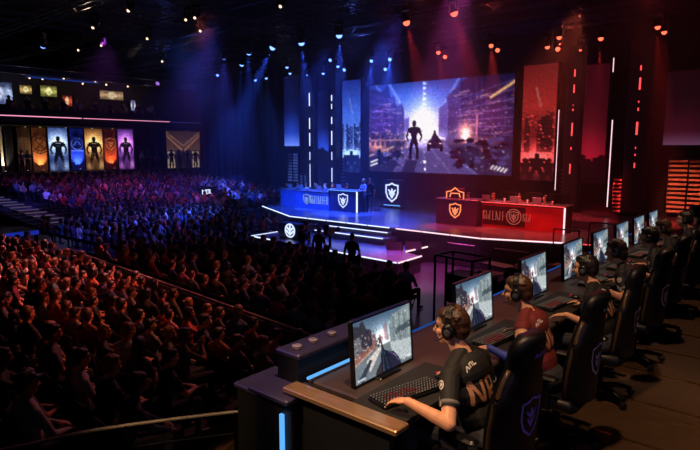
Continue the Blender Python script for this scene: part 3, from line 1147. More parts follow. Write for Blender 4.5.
# ------------------------------------------------------------------ spectators: a few bodies, copied with their hair
M_skin = mat('skin_light', 'c98f6e', 0.5, 0, .08, 30, 0, .4)
M_skin2 = mat('skin_brown', '8a5a3c', 0.5, 0, .08, 30, 0, .4)
M_cloth = tint_mat('tinted_cloth')
M_hairc = tint_mat('tinted_hair', None, .5)
M_trou = mat('dark_trousers', '23252e', 0.85, 0, .3, 12)
M_shoe = mat('dark_shoes', '141414', 0.5, 0, .2, 12)
M_eye = mat('eye_dark', '16100c', 0.2, 0, .1, 40)
M_lip = mat('lip', '9c5248', 0.5, 0, .1, 40)
BODY_MATS = [M_skin, M_cloth, M_trou, M_shoe, M_eye, M_lip, M_cloth]
BODY_MATS2 = [M_skin2] + BODY_MATS[1:]

VOX = .016
poses = [
    (dict(lean=-.02, yaw=0.1, pitch=-.05), 'short', 0, 'seated with hands in lap'),
    (dict(lean=.16, yaw=-.15, pitch=-.12, wl=(-.10, .40, .70), wr=(.10, .40, .70)), 'short', 0, 'leaning forward'),
    (dict(lean=.02, yaw=.25, female=True, wl=(-.06, .26, .70), wr=(.07, .25, .69)), 'long', 0, 'with long hair'),
    (dict(lean=.05, yaw=-.05, wl=(-.05, .33, .98), wr=(.05, .34, 1.0), nL=(-1, 0, .2), nR=(1, 0, .2), hd_l=(.2, .3, 1), hd_r=(-.2, .3, 1), curl=.15), 'medium', 1, 'clapping'),
    (dict(lean=-.06, yaw=-.3, sleeve='long', fat=1.1), 'cap', 0, 'wearing a cap'),
    (dict(lean=.03, yaw=.0, female=True, wl=(-.09, .38, .66), wr=(.12, .30, .72), sleeve='long'), 'bun', 1, 'with tied-up hair'),
    (dict(lean=.24, yaw=.1, pitch=-.2, wl=(-.12, .46, .62), wr=(.10, .46, .62), sleeve='long'), 'medium', 1, 'hunched over their knees'),
]
BODIES = []
for i, (kw, hs, sk, words_) in enumerate(poses):
    pr, M = person_prims(**kw)
    me, mi = grow(pr, VOX, BODY_MATS2 if sk else BODY_MATS)
    hm = remesh(hair_prims(M, hs, i), .013, 1, 'hair')
    hm.materials.clear()
    hm.materials.append(M_hairc)
    BODIES.append((me, hm, words_))
stand_poses = [
    (dict(sit=False, lean=.0, yaw=.2), 'short', 0),
    (dict(sit=False, lean=.03, yaw=-.3, wl=(-.12, .28, 1.12), wr=(.10, .30, 1.10), stride=.05), 'medium', 1),
    (dict(sit=False, lean=.0, yaw=.4, female=True, stride=-.06), 'long', 0),
]
STAND = []
for i, (kw, hs, sk) in enumerate(stand_poses):
    pr, M = person_prims(**kw)
    me, mi = grow(pr, VOX, BODY_MATS2 if sk else BODY_MATS)
    hm = remesh(hair_prims(M, hs, i + 20), .013, 1, 'hair')
    hm.materials.clear()
    hm.materials.append(M_hairc)
    STAND.append((me, hm))

TINTS = [('black', '1c1c20', 5), ('grey', '6e6e74', 3), ('maroon', '6a2028', 2), ('navy', '22305a', 3), ('white', 'c8c4c0', 2), ('olive', '4c4c30', 1),
         ('red', 'a02a28', 2), ('tan', '9a7a5a', 1), ('teal', '2a5a5c', 1), ('purple', '50306a', 1), ('pink', 'b06a78', 1), ('orange', 'b0582a', 1)]
TW = [t for t in TINTS for _ in range(t[2])]
HAIRS = [hexc(h) for h in ('1a1310', '2a1c14', '3e2818', '5c3a20', '120e0c', '8a5e34')]
prng = random.Random(11)


def put_person(src, loc, rz, label, group=None, shirt=None, haircol=None, scale=1.0, cat='person'):
    o = bpy.data.objects.new('person', src[0])
    COL.objects.link(o)
    o.location = loc
    o.rotation_euler = (0, 0, rz)
    o.scale = (scale, scale, scale)
    tag(o, label, cat, group)
    o.color = (*(shirt or hexc('1c1c20')), 1)
    h = bpy.data.objects.new('hair', src[1])
    COL.objects.link(h)
    h.parent = o
    h.color = (*(haircol or prng.choice(HAIRS)), 1)
    return o


# folding audience seat, one mesh per part
def seat_tree():
    r = thing('audience_seat', 'x', 'seat')
    MB().box((0, .02, .43), (.46, .44, .07), 0, 0, None, .03).build('seat', M_seat, r)
    T = Matrix.Translation((0, -.24, .68)) @ Matrix.Rotation(R(10), 4, 'X')
    MB().box((0, 0, 0), (.45, .05, .46), 0, 0, T, .02).build('backrest', M_seat, r)
    mb_ = MB()
    for s in (-1, 1):
        mb_.tube([(s * .22, .2, .0), (s * .22, .17, .4), (s * .22, -.2, .42), (s * .22, -.28, .85)], .014, 6)
        mb_.tube([(s * .22, -.24, .0), (s * .22, .05, .4)], .014, 6)
    mb_.build('frame', M_metal, r)
    return r


M_seat = mat('black_seat_fabric', '17161a', 0.8, 0, .3, 14)
seat0 = seat_tree()
ST = tree_of(seat0)
seat_used = False
n_seats = 0


def put_seat(loc, rz, label, group):
    global seat_used, n_seats
    n_seats += 1
    if not seat_used:
        seat_used = True
        seat0.location, seat0.rotation_euler = loc, (0, 0, rz)
        seat0['label'], seat0['group'] = label, group
        return seat0
    return dup(seat0, ST, loc, rz, label, group)[0]


# ---- the crash barrier that splits the floor
bA, bB = Vector((-19.6, 8.4, 0)), Vector((-6.6, 7.28, 0))
bd = (bB - bA)
bl = bd.length
bang = math.atan2(bd.y, bd.x)
br = thing('crowd_barrier', 'long low dark barrier with pale top rail splitting the audience floor', 'barrier', (*(bA + bd / 2).xy, 0), bang)
MB().box((0, 0, .5), (bl, .05, .86)).build('panel', M_black, br)
MB().tube([(-bl / 2, 0, 1.0), (bl / 2, 0, 1.0)], .028, 8).build('top_rail', M_rail, br)
for i in range(8):
    x = -bl / 2 + bl * i / 7
    MB().box((x, 0, .5), (.06, .09, 1.0)).build('post', M_metal, br)

# ---- floor block in front of the barrier (lit red) and behind it (lit blue)
bdir, bnor = bd.normalized(), Vector((-bd.y, bd.x, 0)).normalized()
n_people = 0


def block(row0, rows, side, x0, x1, rowname, blockname, empties, limit, step=.6):
    """rows parallel to the barrier; side -1: this side of it"""
    global n_people
    made = 0
    for r_ in range(rows):
        base = row0 + r_ * .86
        zrow = .15 * r_ if side < 0 else 0
        n = 0
        x = x0 + (r_ % 2) * .27
        while x < x1:
            p = bA + bdir * x + bnor * side * base
            x += step
            q = (p.x, p.y, zrow + .005)
            if not (in_frame((p.x, p.y, zrow + 1.1), 6) or in_frame((p.x, p.y, zrow + 1.35), 6)):
                continue
            if (proj((p.x, p.y, zrow + .6))[0] > 172 and proj((p.x, p.y, zrow + .6))[1] > 386) or p.x > -4.9 - .35 * max(0, p.y - 3):
                continue        # the walkway stays clear
            n += 1
            rz = bang + prng.uniform(-.16, .16) + .10
            if made >= limit:
                continue
            lab = f'{ordw(n - 1)} seat from the gallery end of {ordw(r_)} row {rowname}'
            if prng.random() < empties:
                put_seat(q, rz, 'empty black folding ' + lab, 'audience seats ' + blockname)
                continue
            put_seat(q, rz, 'occupied black folding ' + lab, 'audience seats ' + blockname)
            t = prng.choice(TW)
            k = prng.choice((0, 0, 1, 1, 2, 3, 4, 5, 6)) if side < 0 else prng.choice((0, 0, 1, 2, 4, 5, 6))
            b = BODIES[k]
            jx, jy = prng.uniform(-.07, .07), prng.uniform(-.06, .05)
            put_person(b, (q[0] + jx, q[1] + jy, zrow), rz + prng.uniform(-.3, .3), f'person in {t[0]} top, {ordw(n - 1)} from gallery end, {ordw(r_)} row {rowname}',
                       'audience ' + blockname, hexc(t[1]), None, prng.uniform(.90, 1.08))
            made += 1
    n_people += made


tiers = MB()
for r_ in range(1, 9):
    c_ = bA + bdir * -.4 + bnor * -1 * (.80 + r_ * .86)
    tiers.box((c_.x, c_.y, .075 * r_), (27.0 - (1.2 if r_ > 4 else 0), .86, .15 * r_), 0, bang)
struct(tiers.build('floor_risers', M_fascia))
block(.80, 9, -1, -14.0, 14.2, 'before the barrier', 'on the red-lit floor block', .02, 175)
block(.75, 6, 1, .3, 15.6, 'behind the barrier', 'on the dark floor block', .16, 110)

# ---- far tiers: seen only as a mass of heads, one object
def lowres(kw, hs, sk):
    pr, M = person_prims(**kw)
    me = remesh(pr, .045, 1, 'x')
    mi = classify(me, pr)
    hm = remesh(hair_prims(M, hs, 3), .03, 1, 'y')
    out = []
    for mm, cls in ((me, mi), (hm, None)):
        v = np.empty(len(mm.vertices) * 3)
        mm.vertices.foreach_get('co', v)
        f = np.array([list(p.vertices) if len(p.vertices) == 4 else list(p.vertices)[:3] + [p.vertices[2]] for p in mm.polygons])
        out.append((v.reshape(-1, 3), f, cls))
        bpy.data.meshes.remove(mm)
    return out


LOW = [lowres(k, h, s) for k, h, s, _ in poses]
M_crowd = tint_mat('far_crowd_cloth', 'tint')


def mass(spots, name, label, cat, group=None):
    V, F, Cc = [], [], []
    nb = 0
    for (x, y, z, a) in spots:
        body, hair = LOW[prng.randrange(len(LOW))]
        ca, sa = math.cos(a), math.sin(a)
        Rm = np.array([[ca, sa, 0], [-sa, ca, 0], [0, 0, 1]])
        sh = hexc(prng.choice(TW)[1])
        pal = np.array([hexc('c08a6a') if prng.random() < .7 else hexc('7a5038'), sh, hexc('20222a'), hexc('141414'), hexc('16100c'), hexc('9c5248'), sh])
        for (v, f, cls), hcol in ((body, None), (hair, prng.choice(HAIRS))):
            V.append(v @ Rm + np.array([x, y, z]))
            F.append(f + nb)
            nb += len(v)
            Cc.append(pal[cls] if cls is not None else np.tile(hcol, (len(f), 1)))
    V, F, Cc = np.concatenate(V), np.concatenate(F), np.concatenate(Cc)
    me = bpy.data.meshes.new(name)
    tri = F[:, 2] == F[:, 3]
    me.from_pydata(V.tolist(), [], [tuple(q[:3]) if t else tuple(q) for q, t in zip(F.tolist(), tri.tolist())])
    at = me.color_attributes.new('tint', 'FLOAT_COLOR', 'CORNER')
    reps = np.where(tri, 3, 4)
    cc = np.repeat(np.concatenate([Cc, np.ones((len(Cc), 1))], 1), reps, 0)
    at.data.foreach_set('color', cc.ravel())
    me.materials.append(M_crowd)
    o = link(name, me)
    return tag(o, label, cat, group, 'stuff')


# raked bank below the gallery: concrete steps with an aisle
bank = MB()
NB = 15
RISE = .085
for i in range(NB):
    x1 = -29.2 - 1.15 * i
    z = RISE * i
    bank.box((x1 - .575, 21.0, (z + RISE) / 2), (1.15, 17.9, z + RISE))
struct(bank.build('floor_tiers', M_fascia))
spots = []
for i in range(NB):
    x = -29.6 - 1.15 * i
    y = 12.2
    while y < 29.2:
        y += .62
        if 12.6 < y < 14.3 or prng.random() < .07:
            continue
        p = (x + prng.uniform(-.06, .06), y + prng.uniform(-.08, .08), RISE * (i + 1))
        if in_frame((p[0], p[1], p[2] + 1.2), 3):
            spots.append((*p, -PI / 2 + .15 + prng.uniform(-.2, .3)))
mass(spots, 'crowd', 'dense crowd on the raked tiers below the glowing banners', 'crowd')
spots = []
for i in range(9):
    y = 10.8 + .95 * i
    x = -28.6
    while x < (-20.4 if y > 14 else -20.2):
        x += .6
        if prng.random() < .08:
            continue
        if in_frame((x, y, 1.2), 3):
            spots.append((x + prng.uniform(-.06, .06), y + prng.uniform(-.06, .06), 0, -.75 + prng.uniform(-.3, .3)))
mass(spots, 'crowd', 'blue-lit crowd on the flat floor beside the apron stage', 'crowd')

# aisle steps with lit nosings
ai = thing('aisle_stairs', 'aisle stairs with pale lit nosings climbing towards the gallery', 'stairs', (-29, 13.45, 0))
for i in range(NB):
    mb_ = MB()
    mb_.box((-.6 - 1.15 * i, 0, RISE * (i + 1) + .03), (1.15, 1.3, .06))
    mb_.build('step', M_grey, ai)
    MB().box((-.02 - 1.15 * i, 0, RISE * (i + 1) + .045), (.05, 1.2, .04)).build('nosing', emit('nosing_light', '7a6a80', .5) if i == 0 else bpy.data.materials['nosing_light'], ai)

# dark ledge with a blue glow at the end of the tiers
lg = thing('entrance_canopy', 'low boxy entry canopy glowing deep blue beside the aisle stairs', 'canopy', (*P(9, 231, Z=1.3).xy, 0))
MB().box((0, 0, 1.25), (1.7, 1.5, .2)).build('roof', M_fascia, lg)
MB().box((.86, 0, 1.25), (.04, 1.5, .16)).build('led_fascia', emit('led_deep_blue', '1a2a9a', .9), lg)
for y in (-.7, .7):
    MB().box((.7, y, .58), (.1, .1, 1.16)).build('post', M_metal, lg)

# control booth sign by the tiers
bs = thing('booth_sign', 'small blue-lit booth sign with white lettering beside the tiers', 'sign', (*P(203, 192, Y=25.0).xy, 1.6))
bs.location = P(207, 196, X=-33)
bs.scale = (.6, .6, .6)
MB().box((0, 0, .5), (.15, 2.6, .9), 0, 0, None, .03).build('board', mat('booth_board_blue', '14205a', .4), bs)
T = Matrix.Translation((.09, 0, .5)) @ Matrix.Rotation(R(90), 4, 'Z')
mb_ = MB()
mb_.strokes(sc2([[(-.5, -.3), (-.5, .3), (-.2, 0), (.1, .3), (.1, -.3)], [(.3, -.3), (.3, .3), (.7, .3), (.7, -.3), (.3, -.3)], [(.9, .3), (.9, -.3), (1.3, -.3)]], .75, -.3, 0), .1, .02, 0, T)
mb_.build('lettering', emit('sign_white', 'dfe6ff', 1.2), bs)
MB().box((-.1, 0, .98), (.5, 2.8, .06)).build('hood', M_metal, bs)
MB().box((0, 0, -.4), (.12, .4, .9)).build('post', M_metal, bs)

# ------------------------------------------------------------------ gallery: banners, lamps, screens, guests
XB = -47.6
def figure_banner(sky, rim, fig, ground):
    c = Canvas(30, 60)
    c.vgrad([(0, sky[0]), (.35, sky[1]), (.7, sky[0]), (1, ground)])
    c.glow(.5, .38, .35, .22, rim, .8)
    c.figure(.5, .20, .74, fig, None, 1.15)
    c.line((.38, .36), (.62, .36), .015, rim, .5)
    c.line((.42, .42), (.58, .42), .015, rim, .35)
    c.glow(.2, .9, .2, .1, rim, .4)
    c.glow(.85, .88, .2, .12, rim, .5)
    for k in range(14):
        a = rng.uniform(0, 2 * PI)
        c.line((.5 + .3 * math.cos(a), .38 + .2 * math.sin(a)), (.5 + .5 * math.cos(a), .38 + .34 * math.sin(a)), .012, rim, .3)
    c.grain(.12)
    return c


def on_wall(px0, px1):
    return P(px0, 150, X=XB).y, P(px1, 150, X=XB).y


def banner(px, z0, z1, label, canvas=None, cloth=None, emb=None, emb_m=None):
    ya, yb = on_wall(*px)
    o = thing('banner', label, 'banner', (XB, (ya + yb) / 2, z0), 0)
    w, h = yb - ya, z1 - z0
    if canvas is not None:
        MB().box((-.06, 0, h / 2), (.1, w + .06, h + .06)).build('banner_backing', M_black, o)
        screen_mesh('artwork', canvas, [(0, -w / 2, h), (0, w / 2, h), (0, -w / 2, 0), (0, w / 2, 0)], SCREEN_B, o)  # printed art made to glow in place of uplighting
    else:
        mb_ = MB()
        n = 14
        vs = []
        for i in range(n + 1):
            for z in (0, h):
                vs.append((.02 * math.sin(i * 1.7), -w / 2 + w * i / n, z))
        mb_.add(vs, [(2 * i, 2 * i + 2, 2 * i + 3, 2 * i + 1) for i in range(n)])
        mb_.build('fabric', cloth, o, True)
        for z in (0, h):
            MB().tube([(0, -w / 2, z), (0, w / 2, z)], .03, 6).build('rod', M_metal, o)
        if emb is not None:
            T = Matrix.Translation((.05, 0, 0)) @ Matrix.Rotation(R(90), 4, 'Z')
            MB().strokes(emb, .07, .02, 0, T).build('emblem', emb_m, o)
    return o


EMB1 = sc2(ring(.5, 14), 1.0, 0, 2.15) + sc2([[(-.3, .35), (.3, -.35)], [(-.3, -.35), (.3, .35)], [(-.5, -.55), (0, -.75), (.5, -.55)]], 1.0, 0, 2.15)
EMB2 = sc2(ring(.5, 14), .95, 0, 2.2) + sc2([[(-.3, -.1), (0, .3), (.3, -.1)], [(-.5, -.6), (.5, -.6)]], .95, 0, 2.2)
EMB3 = sc2(SHIELD, 1.0, 0, 2.2) + sc2(SHIELD_IN, .8, 0, 2.2)
zb0, zb1 = 2.64, 6.12
banner((0.5, 3.2), zb0, zb1, 'sliver of a plain bright cream banner at the end of the concourse', None, mat('banner_cream', 'd8c8a8', .7))
banner((17.5, 31), zb0, zb1, 'plain dark brown banner next to the bright cream sliver', None, mat('banner_brown', '5c4632', .8))
banner((32.5, 47), zb0, zb1, 'tan banner with ringed emblem beside the white-blue figure banner', None, mat('banner_tan', 'a86f44', .8), EMB1, mat('emblem_paint_dark', '3a1c10', .8))
banner((49, 68), zb0, zb1, 'glowing banner of armoured figure on stormy white and blue', figure_banner(('2a3a70', '9ab8e8'), 'd8e8ff', '0c1020', '182040'))
banner((70.5, 84), zb0, zb1, 'deep blue banner with pale round emblem between two figure banners', None, mat('banner_blue', '2a46b4', .8), EMB2, mat('emblem_paint_pale', 'a0b8e8', .8))
banner((85.5, 103), zb0, zb1, 'glowing banner of armoured figure on amber and gold', figure_banner(('5a3216', 'e8a860'), 'ffd890', '140a06', '2a160a'))
banner((104.3, 117), zb0, zb1, 'rust banner with pale crest between amber and purple figure banners', None, mat('banner_rust', '9a4420', .8), EMB3, mat('emblem_paint_cream', 'e0a878', .8))
banner((118.5, 133.5), zb0, zb1, 'glowing banner of armoured figure on violet and pink', figure_banner(('46206a', 'b464d8'), 'ffb0ff', '120818', '301040'))
cx_ = Canvas(40, 40)
cx_.vgrad([(0, '2a1a16'), (.5, '4a3026'), (.55, '20161a'), (1, '15101a')])
for k in (-1, 1):
    cx_.line((.5, .55), (.5 + k * .5, .1), .05, 'b07a58', .6)
    cx_.line((.5, .40), (.5 + k * .5, .02), .03, 'd09a70', .5)
cx_.rect(.05, .55, .25, 1, 'a8907c', .8)
cx_.rect(.75, .55, .95, 1, 'a8907c', .8)
for x in (.15, .35, .5, .65, .85):
    cx_.figure(x, .5, .5, '0a080c', None, .8)
cx_.grain(.1)
banner((166, 200), zb0 - .05, 6.1, 'wide dim brown picture wall with crossing beams and dark figures', cx_)

# uplights at the foot of the cloth banners
for (px, colr, nm, pw) in ((39.5, (1, .55, .25), 'tan', 260), (77, (.3, .45, 1), 'deep blue', 420), (110.5, (1, .42, .18), 'rust', 320), (24, (1, .8, .55), 'dark brown', 40), (1.8, (1, .85, .6), 'cream', 240)):
    yy = P(px, 150, X=XB).y
    o = thing('uplight', f'small floor uplight at the foot of the {nm} banner', 'light', (XB + .45, yy, 2.605))
    MB().lathe([(.09, 0), (.09, .04), (.06, .06), (.06, .16)], 12).build('housing', M_metal, o)
    MB().lathe([(.055, .161), (.055, .165)], 12).build('lens', emit('uplight_lens_' + nm.replace(' ', '_'), colr, 4), o)
    l = bpy.data.lights.new('uplight_beam', 'SPOT')
    l.energy, l.color, l.spot_size, l.spot_blend, l.shadow_soft_size = pw, colr, R(75), .8, .05
    lo = bpy.data.objects.new('uplight_beam', l)
    COL.objects.link(lo)
    lo.location = (XB + .45, yy, 2.80)
    lo.rotation_euler = (0, R(180 - 18), 0)

so = thing('balcony_soffit', 'grey soffit edge with deep blue light panel above the upper balcony', 'soffit', (-46.6, 22, 10.0))  # edge of the balcony soffit
MB().box((0, 0, .25), (.25, 21, .5)).build('fascia', M_grey, so)
MB().box((-.35, -1.6, -.12), (.5, 5.5, .06), 0, 0, None, .01).build('light_panel', emit('soffit_blue', '1c3c9a', .55), so)

# pillars and downlights of the gallery
for k, px in enumerate((9, 136, 152, 163)):
    yy = P(px, 150, X=XB).y
    o = tag(MB().box((0, 0, 1.8), (.28, .5, 3.58)).build('gallery_pillar', M_wall, None, False, (XB + .1, yy, 2.605)), f'dark square gallery pillar, {ORD[k]} along the concourse', 'pillar')
for k, (px, c) in enumerate(((24, 0), (39, 1), (64, 1), (90, 1), (110, 1), (183, 1))):
    yy = P(px, 150, X=XB).y
    o = thing('downlight', f'small round ceiling downlight, {ORD[k]} along the concourse', 'light', (-47.0, yy, 6.12))
    MB().lathe([(.10, .07), (.10, 0), (.075, 0)], 12).build('housing', M_metal, o)
    MB().lathe([(.07, -.004), (.07, -.001)], 12).build('lens', E_lwarm, o)
    l = bpy.data.lights.new('downlight_beam', 'SPOT')
    l.energy, l.color, l.spot_size, l.spot_blend = 70, (1, .72, .48), R(85), .7
    lo = bpy.data.objects.new('downlight_beam', l)
    COL.objects.link(lo)
    lo.location = (-46.98, yy, 6.10)

# guests on the concourse and the upper balcony
gp = random.Random(5)
pl_ = ['beside the first pillar', 'beside the violet banner', 'between the two middle pillars', 'near the third pillar', 'at the picture wall', 'before the pale doorway', 'at the picture wall end']
for k, px in enumerate((26, 141, 147, 157, 172, 180, 187, 194, 20)):
    yy = P(px, 150, X=-46.9).y
    t = gp.choice(TW)
    put_person(gp.choice(STAND), (-46.9 + gp.uniform(-.2, .2), yy, 2.605), gp.choice((-PI / 2, -1.2, 1.0, -2)), f'standing guest in {t[0]} top, {ORD[k]} along the concourse', 'guests on the concourse', hexc(t[1]))
for k in range(30):
    yy = 16.2 + k * .44 + gp.uniform(-.15, .15)
    t = gp.choice(TW)
    xx = -47.15 - (k % 3) * .75
    put_person(gp.choice(STAND), (xx, yy, 6.705), gp.uniform(-2.2, -.9), f'balcony guest in {t[0]} top, {ordw(k)} along the upper rail', 'guests on the upper balcony', hexc(t[1]))


def balcony_screen(px, z, w, h, c0, label):
    yy = P(px, 100, X=-49.5).y
    c = Canvas(16, 12)
    c.vgrad([(0, c0[0]), (.5, c0[1]), (1, c0[2])])
    c.ell(.5, .5, .2, .3, c0[3], .8)
    c.grain(.2)
    o = thing('wall_screen', label, 'screen', (-50.6, yy, z))
    MB().box((-.05, 0, h / 2), (.08, w + .1, h + .1)).build('housing', M_black, o)
    screen_mesh('display', c, [(0, -w / 2, h), (0, w / 2, h), (0, -w / 2, 0), (0, w / 2, 0)], SCREEN, o)


balcony_screen(73, 8.1, .8, .9, ('2a0a08', 'e05030', '4a1410', 'ffd0a0'), 'small red glowing wall screen on the upper balcony')
balcony_screen(139, 8.0, .45, 1.0, ('2a2a50', 'e8e8ff', '3a3a70', '101030'), 'narrow white glowing wall screen on the upper balcony')
balcony_screen(3, 8.0, 2.2, 1.7, ('18203c', 'a8b8e0', '303860', 'd8e0ff'), 'wide pale blue wall screen at the near end of the balcony')
balcony_screen(32, 8.9, .9, .7, ('4a3a1c', 'c8a860', '4a3a1c', 'ffe8b0'), 'small warm window panel on the upper balcony wall')
balcony_screen(55, 8.8, 1.3, .9, ('3a3818', 'b8b060', '3a3818', 'f0e8a0'), 'yellowish menu panel on the upper balcony wall')
balcony_screen(118, 8.9, 2.2, .8, ('4a3826', 'b89870', '4a3826', 'd8c098'), 'broad tan lit panel near the end of the balcony')
for k, px in enumerate((28, 45, 62, 85, 93, 98, 104, 130)):
    yy = P(px, 85, X=-48).y
    o = thing('pendant_lamp', f'tiny glowing pendant lamp, {ORD[k]} along the balcony ceiling', 'lamp', (-47.6 - (k % 2) * .8, yy, 9.9 + (k % 3) * .1))
    MB().tube([(0, 0, .05), (0, 0, .75)], .008, 5).build('cord', M_metal, o)
    MB().lathe([(.02, .06), (.06, .02), (.07, -.05), (.03, -.09)], 10).build('shade', E_lwarm, o)
for yy, c, e in ((18, (.45, .55, 1), 26), (21.5, (1, .7, .45), 18), (25, (1, .5, .3), 18), (28.5, (1, .8, .6), 16)):
    l = bpy.data.lights.new('balcony_light', 'POINT')
    l.energy, l.color, l.shadow_soft_size = e, c, .2
    lo = bpy.data.objects.new('balcony_light', l)
    COL.objects.link(lo)
    lo.location = (-48.6, yy, 9.9)
# ------------------------------------------------------------------ player row on its raised platform
PZ = 2.2
DY = 1.15           # pitch of the stations
Y0 = 3.0
MY = [2.975, 4.29, 5.6, 6.8, 7.9, 8.97, 9.97, 10.97]
NST = 8
struct(MB().box((.75, 7.6, PZ / 2), (6.9, 10.6, PZ)).build('floor_platform', M_brown))
for i in range(12):
    o = struct(MB().box((.78, 3.0 + .8 * i, PZ + .004), (6.8, .03, .012)).build(f'trim_{i + 1}', M_seam))

DX0, DX1 = -2.52, -1.68
M_desk = mat('dark_desk_top', '3a2f2a', 0.5, 0, .25, 5, 0, .3, 0)
M_wood = mat('bronze_desk_edge', 'c8a078', 0.3, .75, .2, 4, 0, .5, 0, (1, 9, 1))
M_parapet = mat('purple_grey_parapet', '2e2844', 0.5, 0, .15, 6)
dk = thing('player_desk', 'long continuous dark gaming desk carrying a row of monitors', 'desk', (0, 2.44, PZ + .005))
dl = NST * DY + .45
MB().box(((DX0 + DX1) / 2, dl / 2 + .06, .73), (DX1 - DX0, dl - .12, .05), 0, 0, None, .012).build('desktop', M_desk, dk)
MB().box(((DX0 + DX1) / 2, -.02, .745), (DX1 - DX0 + .06, .13, .035), 0, 0, None, .006).build('end_trim', M_wood, dk)
MB().box(((DX0 + DX1) / 2 - .02, .02, .35), (DX1 - DX0 - .1, .05, .70)).build('end_panel', M_black, dk)
MB().box((DX0 + .02, dl / 2, .35), (.05, dl - .1, .70)).build('modesty_panel', M_black, dk)
for k in range(1, NST, 2):
    MB().box((DX0 + .4, .1 + DY * k, .35), (.6, .05, .70)).build('leg_panel', M_black, dk)
MB().tube([(DX0 + .04, .08, .785), (DX0 + .04, .66, .785)], .011, 8).build('led_strip', E_cyan, dk)
MB().tube([(DX0 + .04, .68, .785), (DX0 + .04, dl - .1, .785)], .008, 8).build('led_strip', emit('led_dim_blue', '1f5ab8', .6), dk)

pw = thing('parapet', 'low dark purple parapet shelf behind the first gaming monitor', 'parapet', (-2.67, 2.52, PZ - .1))
MB().box((0, .62, .5), (.20, 1.24, .98)).build('body', M_black, pw)
MB().box((0, .62, 1.01), (.23, 1.26, .04), 0, 0, None, .01).build('shelf', M_parapet, pw)
pc = thing('corner_post', 'dark square corner post with vertical blue light strip and purple cap', 'post', (-2.625, 2.46, .6))
MB().box((0, 0, 1.14), (.34, .24, 2.28)).build('post', M_black, pc)
MB().box((-.01, -.02, 2.30), (.38, .30, .04), 0, 0, None, .01).build('cap', M_parapet, pc)
MB().box((.1, -.135, 1.45), (.028, .02, 1.5)).build('led_strip', E_cyan, pc)
pc2 = thing('side_shelf', 'flat purple shelf step on the audience side of the corner post', 'shelf', (-2.98, 2.62, 2.0))
MB().box((0, 0, .80), (.30, .42, .04), 0, 0, None, .01).build('shelf', M_parapet, pc2)
MB().box((0, 0, .39), (.26, .38, .78)).build('body', M_black, pc2)
for k, (y, w) in enumerate(((2.5, 'first'), (2.66, 'second'), (2.86, 'third'))):
    o = thing('tin_lid', f'small shiny round tin on the parapet shelf, {w} from the corner post', 'tin', (-2.66, y + .1, PZ + .932))
    MB().lathe([(.03, 0), (.034, .004), (.034, .016)], 14).build('tin', M_rail, o)
    MB().lathe([(.035, .0165), (.035, .022), (.03, .025)], 14).build('lid', M_rail, o)


# ---- picture on the monitors
def shooter(w, h):
    c = Canvas(w, h)
    c.vgrad([(0, '48607c'), (.3, '8aa6bc'), (.5, 'c8d4d8'), (.6, 'b8c4c8'), (1, '8a9aa6')])
    c.glow(.48, .42, .16, .18, 'ffffff', .6)
    c.poly([(0, .06), (.10, .10), (.17, .02), (.22, .18), (.30, .22), (.33, .52), (0, .62)], '3a3844')
    c.poly([(0, .30), (.12, .26), (.14, .60), (0, .66)], '77787e')
    c.poly([(.30, .28), (.36, .30), (.40, .50), (.31, .55)], '8a6a70')
    c.poly([(.60, .30), (.66, .12), (1, .0), (1, .62), (.62, .56)], '8c9a9e')
    for k in range(6):
        c.line((.68 + .055 * k, .10), (.68 + .055 * k, .56), .02, 'd0dcdc' if k % 2 else '5a666c', .8)
    c.poly([(.72, .36), (1, .30), (1, .42), (.72, .46)], '3c4850', .8)
    c.poly([(.5, .22), (.56, .18), (.60, .50), (.52, .48)], '9a8088', .8)
    c.poly([(0, .62), (.35, .52), (.62, .54), (1, .64), (1, 1), (0, 1)], '7c868e')
    c.poly([(.60, .55), (1, .62), (1, .95), (.70, .9)], 'c4ced0')
    c.poly([(.20, .70), (.44, .53), (.46, .58), (.25, .90)], 'f0e4dc', .9)
    c.poly([(0, .55), (.35, .46), (.36, .54), (0, .72)], 'a8685c', .8)
    c.line((.02, .70), (.30, .56), .02, 'ffd0a8', .9)
    c.speck(70, 0, .2, .4, .62, ['d8b0a0', '1e1c28', 'e8e8f0', '604850'], 2)
    c.speck(50, .6, .1, 1, .6, ['eef4f4', '46525a', 'a8b8bc'], 2)
    c.figure(.44, .36, .2, '201c22', None, 1.5)
    c.glow(.47, .40, .05, .1, 'ff9aa0', .5)
    c.blur(1, .5)
    c.poly([(.455, .50), (.475, .50), (.50, .62), (.60, .70), (.68, .86), (.70, 1), (.42, 1), (.44, .76), (.45, .60)], '1e2434')
    c.poly([(.56, .68), (.66, .72), (.76, .86), (.80, 1), (.62, 1)], '2a2840')
    c.poly([(.44, .80), (.36, .92), (.34, 1), (.46, 1)], '3a3036')
    c.line((.465, .46), (.465, .56), .02, '14161e')
    c.line((.58, .69), (.72, .83), .02, '7a64a0', .8)
    c.line((.66, .76), (.76, .92), .016, '9a8ab8', .7)
    c.line((.475, .58), (.48, .98), .018, '6a7898', .8)
    c.line((.50, .66), (.57, .98), .018, '4a5674', .9)
    c.line((.45, .72), (.60, .76), .016, '101420', .9)
    c.poly([(.05, .95), (.26, .68), (.30, .72), (.14, 1)], '3c4450')
    c.rect(.05, .93, .18, .97, 'f0f4ff', .8)
    c.speck(14, .80, .86, .96, .94, ['ffffff'], 2)
    c.grain(.07)
    c.a *= .95
    return c


MON_PIC = shooter(84, 56)
M_bez = mat('monitor_black', '0c0c0e', 0.35, 0, .2, 10)


